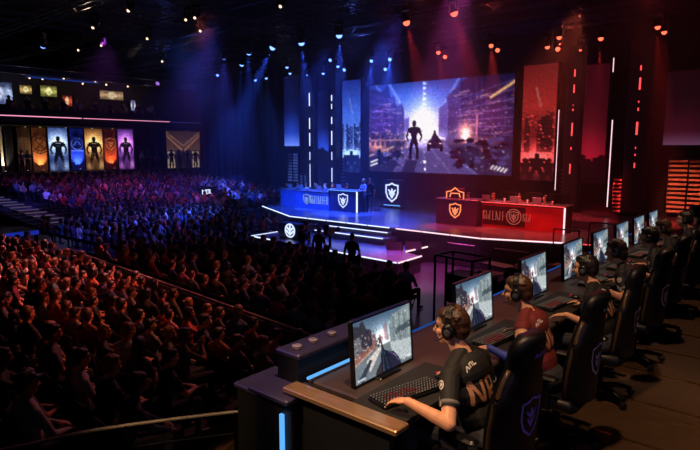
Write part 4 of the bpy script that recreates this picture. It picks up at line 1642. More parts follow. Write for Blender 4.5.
def monitor(k, label):
    o = thing('monitor', label, 'monitor', (-2.17, MY[k], PZ + .758), R(90), 'row of gaming monitors')
    w, h, z = .65, .42, .014
    T = Matrix.Translation((0, 0, z)) @ Matrix.Rotation(R(-4), 4, 'X')
    # local: viewer sits towards -y
    MB().box((0, .028, h / 2), (w + .02, .03, h + .024), 0, 0, T, .008).build('casing', M_bez, o)
    mb_ = MB()
    mb_.box((0, .008, -.004), (w + .024, .014, .016), 0, 0, T).box((0, .008, h + .004), (w + .024, .014, .012), 0, 0, T)
    for s in (-1, 1):
        mb_.box((s * (w / 2 + .006), .008, h / 2), (.012, .014, h + .02), 0, 0, T)
    mb_.build('bezel', M_bez, o)
    co = [T @ Vector(v) for v in ((-w / 2, .010, h), (w / 2, .010, h), (-w / 2, .010, .004), (w / 2, .010, .004))]
    screen_mesh('display', MON_PIC, co, SCREEN, o)
    MB().box((0, .075, .14), (.06, .03, .28), 0, 0, None, .01).build('stand_neck', M_bez, o)
    MB().box((0, .05, .008), (.25, .19, .016), 0, 0, None, .007).build('stand_foot', M_bez, o)
    return o


mon = monitor(0, 'gaming monitor showing a shooter game, first from the wooden desk end')
MT = tree_of(mon)
for k in range(1, NST):
    dup(mon, MT, (-2.17, MY[k], PZ + .758), R(90), f'gaming monitor showing a shooter game, {ORD[k]} from the wooden desk end')

# ---- keyboard
M_key = mat('black_keycap', '161618', 0.45, 0, .2, 30)
M_legend = emit('key_legend_glow', 'e8c8a8', .35)
M_kred = emit('key_red_glow', 'ff2a3a', .6)


def keyboard(loc, rz, label):
    o = thing('keyboard', label, 'keyboard', loc, rz, 'gaming keyboards on the player desk')
    MB().box((0, 0, .011), (.46, .155, .022), 0, 0, None, .006).build('case', M_bez, o)
    keys = MB()
    for r_ in range(6):
        n = 21
        for c_ in range(n):
            if r_ == 0 and 5 <= c_ <= 10:
                continue
            x, y = -.216 + .0216 * c_, -.062 + .0248 * r_
            keys.box((x, y, .027), (.0185, .0195, .012), 0, 0, None, .003)
            tgt = 2 if (2 <= c_ <= 12 and r_ in (1, 2, 3) and (c_ + r_) % 5) else 1
            keys.box((x, y + .002, .0335), (.007, .005, .0012), tgt)
    keys.box((-.055, -.062, .027), (.125, .0195, .012), 0, 0, None, .003)
    keys.build('keycaps', [M_key, M_legend, M_kred], o)
    return o


KB = (-1.87, 2.785, PZ + .762)
kb1 = keyboard(KB, R(90) - R(14), 'backlit mechanical keyboard under first player\'s hand with red glowing keys')
kb1.scale = (1.08, 1.08, 1.08)
KT = tree_of(kb1)
for k in range(1, NST):
    dup(kb1, KT, (-1.885, MY[k] - .2, PZ + .762), R(90) - R(6), f'backlit keyboard before the {ORD[k]} monitor from the wooden desk end')

# ---- mouse and mat
M_mat_ = mat('black_mouse_mat', '111114', 0.8, 0, .3, 30)


def mouse(loc, rz, label):
    o = thing('computer_mouse', label, 'mouse', loc, rz, 'gaming mice on the player desk')
    mb_ = MB()
    prof = []
    vs = []
    n, m_ = 14, 6
    for j in range(m_ + 1):
        t = j / m_
        for i in range(n):
            a = 2 * PI * i / n
            r_ = math.cos(t * PI / 2) ** .55 if j < m_ else .02
            y = math.sin(a) * .058 * r_
            x = math.cos(a) * (.031 - .005 * math.sin(a) ** 2 + .004 * math.sin(a)) * r_
            vs.append((x, y, .004 + .034 * t * (1 - .25 * (y / .06))))
    fs = [(j * n + i, j * n + (i + 1) % n, (j + 1) * n + (i + 1) % n, (j + 1) * n + i) for j in range(m_) for i in range(n)]
    fs += [tuple(reversed(range(n))), tuple(range(m_ * n, m_ * n + n))]
    mb_.add(vs, fs)
    mb_.build('shell', M_bez, o, True)
    MB().tube([(0, .030, .030), (0, .044, .028)], .006, 8).build('scroll_wheel', M_kred, o)
    return o


mo = mouse((-1.83, 3.14, PZ + .768), R(88), 'black mouse beside the first player\'s keyboard')
MO = tree_of(mo)
mm_ = tag(MB().box((0, 0, .003), (.86, .40, .005), 0, 0, None, .002).build('desk_mat', M_mat_, None, False, (-1.88, 2.9, PZ + .756), R(90)), 'black cloth desk mat under the first keyboard from the wooden end', 'desk mat', 'desk mats')
for k in range(1, NST):
    dup(mo, MO, (-1.83, MY[k] + .18, PZ + .768), R(88), f'black mouse by the keyboard of the {ORD[k]} station from wooden desk end')
    c = mm_.copy()
    COL.objects.link(c)
    c.location = (-1.88, MY[k] - .05, PZ + .756)
    c['label'] = f'black cloth desk mat at {ORD[k]} station from the wooden end'

# ---- gaming chair
M_leather = mat('black_chair_leather', '0b0b0f', 0.45, 0, .25, 14, .08, .3)
M_trimc = mat('navy_chair_panel', '161a34', 0.5, 0, .2, 12)
M_brownl = mat('tan_chair_piping', '4a3826', 0.4, 0, .2, 12)
M_purp = mat('violet_print', 'a08aff', 0.5, 0, .1, 20)
M_pale = mat('pale_print', 'd0d0e4', 0.5, 0, .1, 20)


def backrest_mesh():
    nu, nv = 14, 26
    keys_ = [(0, .20), (.12, .25), (.35, .275), (.55, .265), (.68, .21), (.76, .165), (.86, .175), (.94, .165), (1, .10)]
    def hw(v):
        return float(np.interp(v, [a for a, _ in keys_], [b for _, b in keys_]))
    F_, B_ = [], []
    for j in range(nv + 1):
        v = j / nv
        w = hw(v)
        z = .86 * v
        lean = -.07 * v
        for i in range(nu + 1):
            u = -1 + 2 * i / nu
            bol = .085 * abs(u) ** 3 * (1 - .6 * v) + .02 * math.sin(PI * v)
            edge = .03 * (1 - abs(u) ** 6)
            F_.append((u * w, lean + bol + edge, z))
            B_.append((u * w, lean + bol * .8 - .045 - .035 * (1 - u * u), z))
    vs = F_ + B_
    o = len(F_)
    q = lambda a, b: a * (nu + 1) + b
    fs = []
    for j in range(nv):
        for i in range(nu):
            fs.append((q(j, i), q(j, i + 1), q(j + 1, i + 1), q(j + 1, i)))
            fs.append((o + q(j, i), o + q(j + 1, i), o + q(j + 1, i + 1), o + q(j, i + 1)))
        fs.append((q(j, 0), q(j + 1, 0), o + q(j + 1, 0), o + q(j, 0)))
        fs.append((q(j, nu), o + q(j, nu), o + q(j + 1, nu), q(j + 1, nu)))
    for i in range(nu):
        fs.append((q(0, i), o + q(0, i), o + q(0, i + 1), q(0, i + 1)))
        fs.append((q(nv, i), q(nv, i + 1), o + q(nv, i + 1), o + q(nv, i)))
    return MB().add(vs, fs)


def chair(loc, rz, label, pm):
    o = thing('gaming_chair', label, 'chair', loc, rz, 'gaming chairs along the player desk')
    st_ = MB().box((0, .02, .44), (.50, .50, .10), 0, 0, None, .04)
    st_.build('seat', M_leather, o, True)
    for s in (-1, 1):
        T = Matrix.Translation((s * .25, .02, .47)) @ Matrix.Rotation(R(-s * 18), 4, 'Y')
        MB().box((0, 0, 0), (.07, .48, .10), 0, 0, T, .025).build('seat_bolster', M_leather, o, True)
    b = backrest_mesh().build('backrest', M_leather, o, True)
    b.location = (0, -.20, .48)
    bv = BVHTree.FromPolygons([v.co.copy() for v in b.data.vertices], [tuple(p.vertices) for p in b.data.polygons])
    decal(sc2(SHIELD, .25, 0, 0) + sc2(SHIELD_IN, .21, 0, 0), .016, bv, (0, -1, .34), (0, 1, 0), (0, 0, 1), b, 'emblem', pm)
    decal([[(-.05, -.012), (-.045, .012), (-.02, -.012), (-.015, .012)], [(.0, -.012), (.005, .012), (.028, .012)], [(.0, 0), (.02, 0)], [(.04, -.012), (.05, .012), (.065, -.012)]],
          .008, bv, (0, -1, .74), (0, 1, 0), (0, 0, 1), b, 'lettering', pm)
    for s in (-1, 1):
        bo = MB()
        pts = [Vector((s * float(np.interp(v, [0, .12, .35, .55, .68, .76], [.20, .25, .275, .265, .21, .165])), -.07 * v + .085 * (1 - .6 * v) - .02, .86 * v)) for v in np.linspace(.03, .76, 14)]
        bo.tube(pts, .016, 8)
        bo.build('side_piping', M_brownl, b, True)
    hp = MB()
    hp.box((0, 0, 0), (.26, .07, .14), 0, 0, Matrix.Translation((0, -.215, 1.22)) @ Matrix.Rotation(R(4), 4, 'X'), .03)
    hp.build('neck_pillow', M_trimc, o, True)
    for s in (-1, 1):
        a = MB()
        a.box((s * .30, -.02, .55), (.035, .05, .24), 0, 0, None, .01)
        a.box((s * .27, -.02, .42), (.10, .05, .03), 0, 0, None, .01)
        a.box((s * .30, .02, .68), (.085, .26, .035), 0, 0, None, .015)
        a.build('armrest', M_bez, o)
    MB().lathe([(.09, .39), (.09, .36), (.03, .34), (.03, .10), (.05, .09)], 14).build('gas_lift', M_metal, o)
    leg = MB()
    for k in range(5):
        a = 2 * PI * k / 5 + .3
        leg.tube([(0, 0, .10), (.16 * math.cos(a), .16 * math.sin(a), .105), (.31 * math.cos(a), .31 * math.sin(a), .075)], [.035, .028, .018], 8)
    base = leg.build('star_base', M_metal, o, True)
    for k in range(5):
        a = 2 * PI * k / 5 + .3
        T = Matrix.Translation((.31 * math.cos(a), .31 * math.sin(a), .034)) @ Matrix.Rotation(a, 4, 'Z') @ Matrix.Rotation(R(90), 4, 'X')
        MB().lathe([(.02, -.03), (.032, -.02), (.032, .02), (.02, .03)], 12, 0, T).build('caster', M_bez, base)
    return o


CX = -1.42
c1 = chair((CX, 3.0, PZ + .014), R(90) - .10, 'black racing-style chair with violet shield print under the first player', M_purp)
c2 = chair((CX + .02, 3.0 + DY, PZ + .014), R(90) - .04, 'black racing-style chair with pale shield print under the second player', M_pale)
for c_ in (c1, c2):
    c_.scale = (.94, .94, .94)
CT = tree_of(c2)
for k in range(2, NST):
    dup(c2, CT, (CX + prng.uniform(-.03, .04), 3.0 + DY * k, PZ + .014), R(90) + prng.uniform(-.12, .08), f'black racing-style chair with pale shield print under the {ORD[k]} player')

# ---- the players
M_jersey = mat('black_jersey', '100f12', 0.75, 0, .2, 20, .05)
M_jredlight = mat('red_light_jersey', '6a1a1c', 0.75, 0, .2, 20, .05)  # black jersey with red light put into its colour
M_jprint = mat('jersey_print', 'cfc8c0', 0.7, 0, .08, 20)
M_jbrown = mat('jersey_back_print', 'a8765a', 0.7, 0, .1, 20)
M_blues = mat('blue_arm_sleeve', '2a3e9a', 0.7, 0, .15, 20)
M_hairb = mat('brown_hair', '4a2e1a', 0.45, 0, .45, 60, .3, .5, 0, (1, .3, 1))
M_hairk = mat('dark_hair', '1c1412', 0.45, 0, .4, 60, .3, .5, 0, (1, .3, 1))
M_pskin = mat('player_skin', 'd29a78', 0.45, 0, .07, 30, 0, .4)
M_hs = mat('headset_black', '111113', 0.35, 0, .2, 20)
M_hsg = mat('headset_grey', '5a5a60', 0.4, .5, .2, 20)


def headset(M, label, parent_xf, group='player headsets'):
    """over-ear headset in the head frame M, placed in the hall by parent_xf"""
    o = thing('headset', label, 'headset', (0, 0, 0), 0, group)
    o.matrix_world = parent_xf @ M
    band = []
    for i in range(17):
        a = PI * i / 16
        band.append((-.092 * math.cos(a), -.008, .01 + .132 * math.sin(a)))
    mb_ = MB()
    for off in (-.014, -.005, .005, .014):
        mb_.tube([(x, y + off, z) for x, y, z in band], .0085, 8)
    mb_.build('headband', M_hs, o, True)
    for s in (-1, 1):
        T = Matrix.Translation((s * .088, -.006, -.008)) @ Matrix.Rotation(R(90), 4, 'Y') @ Matrix.Diagonal((1.15, .92, 1, 1))
        e = MB().lathe([(.02, -.024), (.040, -.022), (.046, -.008), (.046, .008), (.040, .022), (.02, .026)], 18, 0, T).build('ear_cup', M_hs, o, True)
        T2 = Matrix.Translation((s * .115, -.006, -.008)) @ Matrix.Rotation(R(90), 4, 'Y')
        MB().lathe([(.012, -.003), (.022, 0), (.012, .003)], 14, 0, T2).build('badge', M_hsg, e)
    MB().tube([(-.095, .01, -.03), (-.085, .06, -.065), (-.05, .105, -.075)], .004, 6).build('microphone', M_hs, o)
    return o


pose_a = dict(lean=.30, yaw=.0, pitch=-.10, wl=(-.445, .245, .855), wr=(.15, .25, .835), hd_l=(.06, 1, -.22), hd_r=(0, 1, -.05), poleL=(-.45, -.55, -.7), poleR=(.45, -.55, -.7), curl=.5, fat=.84,
              spread=.17, head_fwd=.055)


M_hem = mat('grey_sleeve_hem', '6e6a68', .7, 0, .1, 20)


def player(kw, vox, hs, mats, loc, rz, label, jersey_m, hair_m, detailed=False, seed=0, jersey2=None):
    pr, M = person_prims(**kw)
    me, mi = grow(pr, vox, mats, 2)
    o = bpy.data.objects.new('person', me)
    COL.objects.link(o)
    o.location, o.rotation_euler = loc, (0, 0, rz)
    tag(o, label, 'person', 'players at the gaming desk')
    jm = split_faces(me, mi, (SHIRT,), .006, 'jersey')
    jm.materials.append(jersey_m)
    j = link('jersey', jm, o)
    for p_ in pr:
        if p_[0] == 'cap' and p_[5] == SHIRT and p_[3] == .056 and p_[4] == .049:
            a_, b_ = Vector(p_[1]), Vector(p_[2])
            ax = (b_ - a_).normalized()
            MB().tube([b_ - ax * .022, b_ - ax * .016, b_ + ax * .002, b_ + ax * .008], [.050, .0585, .0575, .048], 18).build('sleeve_hem', M_hem, j, True)
    hm = remesh(hair_prims(M, hs, seed), vox * 1.05, 1, 'hair')
    hm.materials.append(hair_m) if not hm.materials else None
    hm.materials.clear()
    hm.materials.append(hair_m)
    h = link('hair', hm, o)
    bv = BVHTree.FromPolygons([v.co.copy() for v in jm.vertices], [tuple(p.vertices) for p in jm.polygons])
    return o, j, h, M, bv, pr


def loc_xf(loc, rz):
    return Matrix.Translation(Vector(loc)) @ Matrix.Rotation(rz, 4, 'Z')


PM = [M_pskin, M_jersey, M_trou, M_shoe, M_eye, M_lip, M_blues]
HZ = PZ + .0
# first player
L1, Z1 = (-1.45, 2.99, HZ), R(90) - .02
p1, j1, h1, M1, bv1, pr1 = player(dict(pose_a, yaw=.22, sleeve='short'), .0046, 'short', PM, L1, Z1,
                                  'player in black short-sleeved jersey with hand on red-lit keyboard, at first monitor', M_jersey, M_hairb, True, 3)
headset(M1, 'black over-ear headset worn by the first player from the wooden desk end', loc_xf(L1, Z1))


def player_prints(bv, j, m, m2, big=True):
    # sleeve emblem, three small marks and hem band on the upper left arm; letters across the back
    ul = (Vector((-1, -.05, .15)))
    sh = Vector((-.195, .13, .93))
    org = sh + Vector((-1, 0, .05)) * .6
    decal(sc2(ring(.5, 12), .042, 0, 0) + sc2([[(-.2, -.25), (-.2, .25), (.2, .25), (.2, 0), (-.2, 0)], [(0, 0), (.25, -.3)]], .030), .008, bv, org + Vector((0, .0, .0)), -Vector((-1, 0, .05)), (0, -.45, .9), j, 'sleeve_emblem', m)
    o2 = org + Vector((0, -.012, -.075))
    decal(sc2(ring(.5, 8), .020, -.026) + sc2(ring(.5, 8), .020, 0) + sc2(ring(.5, 8), .020, .026), .006, bv, o2, -Vector((-1, 0, .05)), (0, -.45, .9), j, 'sleeve_marks', m)
    o3 = org + Vector((0, .02, .105))
    back = [[(-.13, -.07), (-.13, .07), (-.05, -.07), (-.05, .07)], [(.0, -.07), (.0, .07), (.06, .06), (.06, .01), (0, 0), (.07, -.07)], [(.12, -.07), (.12, .07)]]
    decal(back, .022, bv, (0, -1, .86), (0, 1, 0), (0, 0, 1), j, 'back_lettering', m2)
    decal([[(-.04, -.01), (-.03, .012), (-.02, -.01)], [(-.01, -.01), (-.01, .012), (.008, .012), (.008, -.01)], [(.02, .012), (.02, -.01), (.04, -.01)]], .007, bv, (-.09, -.12, 1.6), (0, .28, -1), (0, 1, .3), j, 'shoulder_lettering', m)


player_prints(bv1, j1, M_jprint, M_jbrown)

# second player: red light in the jersey colour, blue arm sleeve
L2, Z2 = (-1.48, 3.0 + DY - .03, HZ), R(90) + .05
PM2 = [M_pskin, M_jredlight, M_trou, M_shoe, M_eye, M_lip, M_blues]
kw2 = dict(pose_a, lean=.34, yaw=.15, sleeve='arm', wl=(-.40, .30, .835))
p2, j2, h2, M2, bv2, pr2 = player(kw2, .0066, 'short', PM2, L2, Z2, 'player with red-light-tinted jersey and blue arm sleeve at second monitor', M_jredlight, M_hairb, True, 8)
headset(M2, 'black over-ear headset worn by the player with the blue arm sleeve', loc_xf(L2, Z2))
player_prints(bv2, j2, M_jprint, M_jbrown)

# the rest of the row share two bodies
kinds = []
for q, (kw, hs, hmat, jm) in enumerate(((dict(pose_a, lean=.28, yaw=-.05), 'short', M_hairk, M_jersey), (dict(pose_a, lean=.36, yaw=.2, pitch=-.18), 'medium', M_hairb, M_jersey), (dict(pose_a, lean=.22, yaw=.1), 'short', M_hairk, M_jersey))):
    L, Z = (-1.37, 3.0 + DY * (2 + q), HZ), R(90) + (.04, -.05, .03)[q]
    lab = ('player with dark hair and black jersey at third monitor from the wooden end', 'player with brown hair bent close to the fourth monitor', 'player with dark hair sitting upright at the fifth monitor')[q]
    p, j, h, M, bv, pr = player(kw, .0085, hs, PM, L, Z, lab, jm, hmat, False, 12 + q)
    player_prints(bv, j, M_jprint, M_jbrown)
    headset(M, f'black over-ear headset worn by the {ORD[2 + q]} player from the wooden desk end', loc_xf(L, Z))
    kinds.append((p, tree_of(p), M))
for k in range(5, NST):
    p, tr, M = kinds[(k - 5 + 1) % 3]
    L, Z = (-1.36, 3.0 + DY * k, HZ), R(90) + prng.uniform(-.06, .06)
    dup(p, tr, L, Z, f'player in black jersey and headset at the {ORD[k]} monitor from wooden end')
    headset(M, f'black over-ear headset worn by the {ORD[k]} player from the wooden desk end', loc_xf(L, Z))

# ---- guard rail of the audience walkway
gr = thing('guard_rail', 'curved metal guard rail with posts between audience and brown walkway', 'railing', (0, 0, 0))
pts = [(-5.15, 1.2, 2.0), (-4.93, 1.72, 2.0), (-4.77, 2.14, 2.0), (-4.33, 2.83, 2.0), (-3.95, 3.33, 2.0), (-3.4, 3.9, 2.0)]
fine = []
for i in range(len(pts) - 1):
    for t in np.linspace(0, 1, 6, endpoint=False):
        p0, p1_, p2_, p3 = (Vector(pts[max(i - 1, 0)]), Vector(pts[i]), Vector(pts[i + 1]), Vector(pts[min(i + 2, len(pts) - 1)]))
        fine.append(.5 * ((2 * p1_) + (p2_ - p0) * t + (2 * p0 - 5 * p1_ + 4 * p2_ - p3) * t * t + (3 * p1_ - p0 - 3 * p2_ + p3) * t ** 3))
MB().tube(fine, .017, 8).build('handrail', M_rail, gr, True)
for dz in (.22, .44, .66):
    MB().tube([p - Vector((0, 0, dz)) for p in fine[14:]], .010, 6).build('lower_rail', M_metal, gr, True)
for i in (2, 14, 22, 29):
    p = fine[i]
    MB().tube([(p.x, p.y, .0), (p.x, p.y, 2.0)], .020, 8).build('post', M_metal, gr)
wk = tag(MB().box((0, 0, .012), (2.6, 5.0, .02)).build('floor_mat', mat('ochre_walkway', '6a5230', .7, 0, .45, 3), None, False, (-5.0, 5.2, 0), R(-40)), 'worn ochre walkway mat on the floor beyond the guard rail', 'mat')
# ------------------------------------------------------------------ people and gear on the stage
sp_rng = random.Random(21)
M_lap = mat('laptop_silver', '9a9aa4', .35, .6, .1, 12)


def at_deck(px, y, z=1.205):
    return P(px, 190, Y=y).x, y, z


def laptop(loc, rz, label, lid=M_lap):
    o = thing('laptop', label, 'laptop', loc, rz)
    MB().box((0, 0, .01), (.36, .25, .02), 0, 0, None, .005).build('base', lid, o)
    T = Matrix.Translation((0, .125, .02)) @ Matrix.Rotation(R(-15), 4, 'X')
    MB().box((0, 0, .125), (.36, .015, .25), 0, 0, T, .005).build('lid', lid, o)
    return o


stool0 = None


def stage_chair(loc, rz, label):
    o = thing('office_chair', label, 'chair', loc, rz, 'chairs behind the caster desks')
    MB().box((0, .02, .43), (.48, .46, .08), 0, 0, None, .03).build('seat', M_seat, o)
    MB().box((0, -.25, .78), (.46, .07, .55), 0, 0, None, .03).build('backrest', M_seat, o)
    MB().lathe([(.03, .08), (.03, .42)], 8).build('gas_lift', M_metal, o)
    mb_ = MB()
    for k in range(5):
        a = 2 * PI * k / 5
        mb_.tube([(0, 0, .08), (.28 * math.cos(a), .28 * math.sin(a), .03)], .025, 6)
    mb_.build('star_base', M_metal, o)


def caster(px, y, side, i, shirt, where):
    x, y, z = at_deck(px, y)
    rz = PI - .1
    stage_chair((x, y + .02, z), rz, f'black office chair of the {ORD[i]} caster behind the {where}')
    b = BODIES[(1, 0, 2, 6, 4, 5)[i % 6]]
    put_person(b, (x, y, z), rz + sp_rng.uniform(-.3, .3), f'{ORD[i]} caster in {shirt[0]} top seated behind the {where}', 'casters behind the desks', hexc(shirt[1]))


for i, px in enumerate((289, 298, 307, 318, 325)):
    caster(px, 23.05, 'b', i, (('navy', '22305a'), ('grey', '6e6e74'), ('white', 'c8c4c0'), ('black', '1c1c20'), ('navy', '22305a'))[i], 'long blue desk')
for i, px in enumerate((334, 347)):
    caster(px, 23.2, 'b', i, (('white', 'c8c4c0'), ('grey', '6e6e74'))[i], 'navy shield desk')
x, y, z = at_deck(364, 22.6)
put_person(STAND[1], (x, y, z), PI - .3, 'presenter in grey jacket standing at the bright end of the navy desk', None, hexc('7a7a84'))
x, y, z = at_deck(369.5, 22.9)
put_person(STAND[0], (x, y, z), PI + .5, 'host in black standing behind the grey-jacketed presenter', None, hexc('16161a'))
for i, px in enumerate((470,)):
    caster(px, 22.5, 'r', i, ('black', '1c1c20'), 'plum lectern desk')
for i, px in enumerate((495, 520, 546)):
    caster(px, 22.95, 'r', i, (('black', '1c1c20'), ('maroon', '6a2028'), ('black', '1c1c20'))[i], 'long red desk')
for i, px in enumerate((292, 303, 321)):
    x, y, _ = at_deck(px, 22.4)
    laptop((x, y, 2.212), PI, f'open laptop on the long blue desk, {ORD[i]} from its pale end', M_lap)
x, y, _ = at_deck(341, 22.5)
laptop((x, y, 2.332), PI, 'open laptop on the navy shield desk')
for i, px in enumerate((488, 516, 539)):
    x, y, _ = at_deck(px, 22.2)
    laptop((x, y, 2.262), PI, f'pale open laptop on the long red desk, {ORD[i]} from the plum lectern', M_lap)
for i, px in enumerate((505, 528, 553)):
    x, y, _ = at_deck(px, 22.15)
    o = thing('paper_cup', f'small white cup on the long red desk, {ORD[i]} from the plum lectern', 'cup', (x, y, 2.262))
    MB().lathe([(.03, 0), (.042, .13)], 12).build('cup', M_white, o)
    MB().lathe([(.044, .13), (.044, .14), (.03, .148)], 12).build('lid', M_white, o)
for i, px in enumerate((483, 509, 534, 556, 562)):
    x, y, z = at_deck(px, 23.9)
    o = thing('back_monitor', f'dark monitor on a stand behind the red casters, {ORD[i]} from the plum lectern', 'monitor', (x, y, z), PI)
    MB().box((0, 0, 1.15), (.7, .04, .42), 0, 0, None, .01).build('casing', M_bez, o)
    MB().tube([(0, 0, .03), (0, 0, 1.0)], .03, 8).build('stand', M_metal, o)
    MB().box((0, 0, .015), (.5, .4, .03)).build('foot', M_metal, o)
for i, px in enumerate((375, 379)):
    x, y, z = at_deck(px, 23.6)
    o = thing('mic_stand', f'thin black microphone stand beside the navy desk, {ORD[i]} from the presenter', 'stand', (x, y, z))
    MB().lathe([(.15, 0), (.15, .02), (.02, .03)], 14).build('base', M_metal, o)
    MB().tube([(0, 0, .02), (0, 0, 1.4), (.0, -.3, 1.55)], .012, 6).build('pole', M_metal, o)
    MB().ell((0, -.33, 1.56), (.03, .045, .03)).build('microphone', M_metal, o)

# wedge monitors on the stage lip and apron
def wedge(loc, rz, label):
    o = thing('wedge_speaker', label, 'speaker', loc, rz)
    vs = [(-.3, -.2, 0), (.3, -.2, 0), (.3, .2, 0), (-.3, .2, 0), (-.3, -.12, .32), (.3, -.12, .32), (.3, .2, .12), (-.3, .2, .12)]
    MB().add(vs, [(3, 2, 1, 0), (4, 5, 6, 7), (0, 1, 5, 4), (1, 2, 6, 5), (2, 3, 7, 6), (3, 0, 4, 7)]).build('cabinet', M_black, o)
    MB().add([(-.26, -.08, .315), (.26, -.08, .315), (.26, .17, .14), (-.26, .17, .14)], [(0, 1, 2, 3)]).build('grille', M_metal, o)


for i, (px, py, lab) in enumerate(((395, 249, 'near the open end of the apron stage'), (420, 247, 'at the apron edge below the main stage'))):
    p = P(px, py, Z=.62)
    wedge((p.x, min(p.y, 18.0), .605), .4, f'black wedge speaker on the deck {lab}')

# broadcast cameras with their operators before the apron
def broadcast_camera(loc, rz, label):
    o = thing('broadcast_camera', label, 'camera', loc, rz)
    leg = MB()
    for k in range(3):
        a = 2 * PI * k / 3 + .5
        leg.tube([(.5 * math.cos(a), .5 * math.sin(a), .02), (0, 0, .95)], .022, 6)
    leg.build('tripod', M_metal, o)
    MB().tube([(0, 0, .9), (0, 0, 1.35)], .05, 8).build('column', M_metal, o)
    MB().box((0, -.05, 1.48), (.20, .50, .26), 0, 0, None, .03).build('body', M_bez, o)
    T = Matrix.Translation((0, .2, 1.48)) @ Matrix.Rotation(R(-90), 4, 'X')
    MB().lathe([(.07, 0), (.08, .2), (.10, .26), (.10, .34), (.08, .34)], 14, 0, T).build('lens', M_metal, o)
    MB().box((0, -.22, 1.68), (.24, .06, .16), 0, 0, None, .01).build('viewfinder', M_bez, o)
    MB().tube([(.1, -.2, 1.4), (.18, -.6, 1.25)], .014, 6).build('pan_handle', M_metal, o)


for i, (px, Y, lab, st_i, cl) in enumerate(((302, 14.5, 'by the round emblem', 1, ('black', '121216')), (319, 14.3, 'before the middle of the apron', 0, ('black', '101014')), (352, 13.9, 'standing alone before the apron', 0, ('black', '0e0e12')))):
    x = P(px, 250, Y=Y).x
    put_person(STAND[st_i], (x, Y, .005), -.1 + .2 * i, f'{ORD[i]} camera operator in black {lab}', 'camera operators', hexc(cl[1]))
    if i < 2:
        broadcast_camera((x - .35 + .2 * i, Y + .75, .005), .1, f'broadcast camera on tripod {lab}')

# dark gear between the stage and the player row
def crate(loc, d, rz, label):
    o = thing('road_case', label, 'case', loc, rz)
    MB().box((0, 0, d[2] / 2 + .1), d, 0, 0, None, .02).build('body', M_black, o)
    for z in (.1, d[2] + .1):
        mb_ = MB()
        for s in (-1, 1):
            mb_.box((s * d[0] / 2, 0, z), (.03, d[1] + .02, .03)).box((0, s * d[1] / 2, z), (d[0] + .02, .03, .03))
        mb_.build('edging', M_metal, o)
    for a in (-1, 1):
        for b in (-1, 1):
            MB().lathe([(.03, 0), (.05, .02), (.05, .08), (.03, .1)], 8, 0, Matrix.Translation((a * d[0] * .38, b * d[1] * .38, 0))).build('caster', M_metal, o)


for i, (px, y, d) in enumerate(((472, 14.2, (1.3, .7, .8)), (492, 15.6, (1.0, .7, .6)), (513, 14.6, (1.5, .8, .7)), (535, 15.8, (1.2, .7, .9)), (552, 16.6, (.9, .6, .6)), (572, 17.2, (1.2, .7, .8)), (498, 17.4, (1.1, .6, .5)))):
    x = P(px, 260, Y=y).x
    crate((x, y, .005), d, sp_rng.uniform(-.3, .3), f'black road case between stage and players, {ORD[i]} of the scattered cases')
fr = thing('rigging_frame', 'open square black metal frame standing beside the purple-lit floor', 'frame', (P(452, 300, Y=11.6).x, 11.6, .005), -.15)
mb = MB()
for (a, b) in (((-.55, 0, 0), (-.55, 0, 1.9)), ((.55, 0, 0), (.55, 0, 1.9)), ((-.55, 0, 1.9), (.55, 0, 1.9)), ((-.55, 0, .15), (.55, 0, .15)), ((-.55, .7, 0), (-.55, .7, 1.9)), ((.55, .7, 0), (.55, .7, 1.9)),
               ((-.55, .7, 1.9), (.55, .7, 1.9)), ((-.55, 0, 1.9), (-.55, .7, 1.9)), ((.55, 0, 1.9), (.55, .7, 1.9)), ((-.2, 0, .15), (-.2, 0, 1.9))):
    mb.tube([a, b], .03, 6)
mb.build('tubes', M_metal, fr)
MB().box((0, .35, .2), (1.0, .6, .3)).build('shelf', M_black, fr)
# crew in the dark pit
for i, (px, y) in enumerate(((480, 13.0), (507, 13.4), (528, 14.0), (545, 14.9), (590, 16.2), (583, 15.0))):
    x = P(px, 270, Y=y).x
    b = BODIES[i % 7]
    stage_chair((x, y, .005), .3, f'black office chair under the {ORD[i]} crew member between stage and players')
    put_person(b, (x, y, .005), .3 + sp_rng.uniform(-.4, .4), f'crew member in black seated between stage and players, {ORD[i]} from the metal frame', 'crew in the dark pit', hexc('16161a'))
# short pale handrails along the pit
for i, (pa, pb) in enumerate((((452, 246), (470, 243)), ((500, 252), (523, 249)), ((560, 232), (573, 228)), ((596, 226), (612, 221)))):
    a, b = P(*pa, Y=18.2), P(*pb, Y=18.2)
    c_ = (a + b) / 2
    o = thing('pit_rail', f'pale pit handrail on dark posts, {ORD[i]} from the apron', 'railing', (c_.x, 18.2, .005))
    w = (b.x - a.x) / 2 + .2
    MB().tube([(-w, 0, c_.z), (w, 0, c_.z)], .025, 6).build('handrail', M_rail, o)
    for s in (-1, 1):
        MB().tube([(s * w, 0, 0), (s * w, 0, c_.z)], .022, 6).build('post', M_metal, o)
# ------------------------------------------------------------------ ceiling: trusses and stage lamps
def truss(p, q, label, s=.42):
    p, q = Vector(p), Vector(q)
    d = q - p
    L = d.length
    o = thing('lighting_truss', label, 'truss', (p + q) / 2, math.atan2(d.y, d.x))
    ch, la = MB(), MB()
    cs = [(-s / 2, -s / 2), (s / 2, -s / 2), (s / 2, s / 2), (-s / 2, s / 2)]
    for y, z in cs:
        ch.tube([(-L / 2, y, z), (L / 2, y, z)], .026, 6)
    n = int(L / .6)
    for i in range(n):
        x0, x1 = -L / 2 + L * i / n, -L / 2 + L * (i + 1) / n
        for k in range(4):
            a, b = cs[k], cs[(k + 1) % 4]
            if i % 2:
                a, b = b, a
            la.tube([(x0, *a), (x1, *b)], .012, 4)
    ch.build('chords', M_truss, o)
    la.build('lattice', M_truss, o)


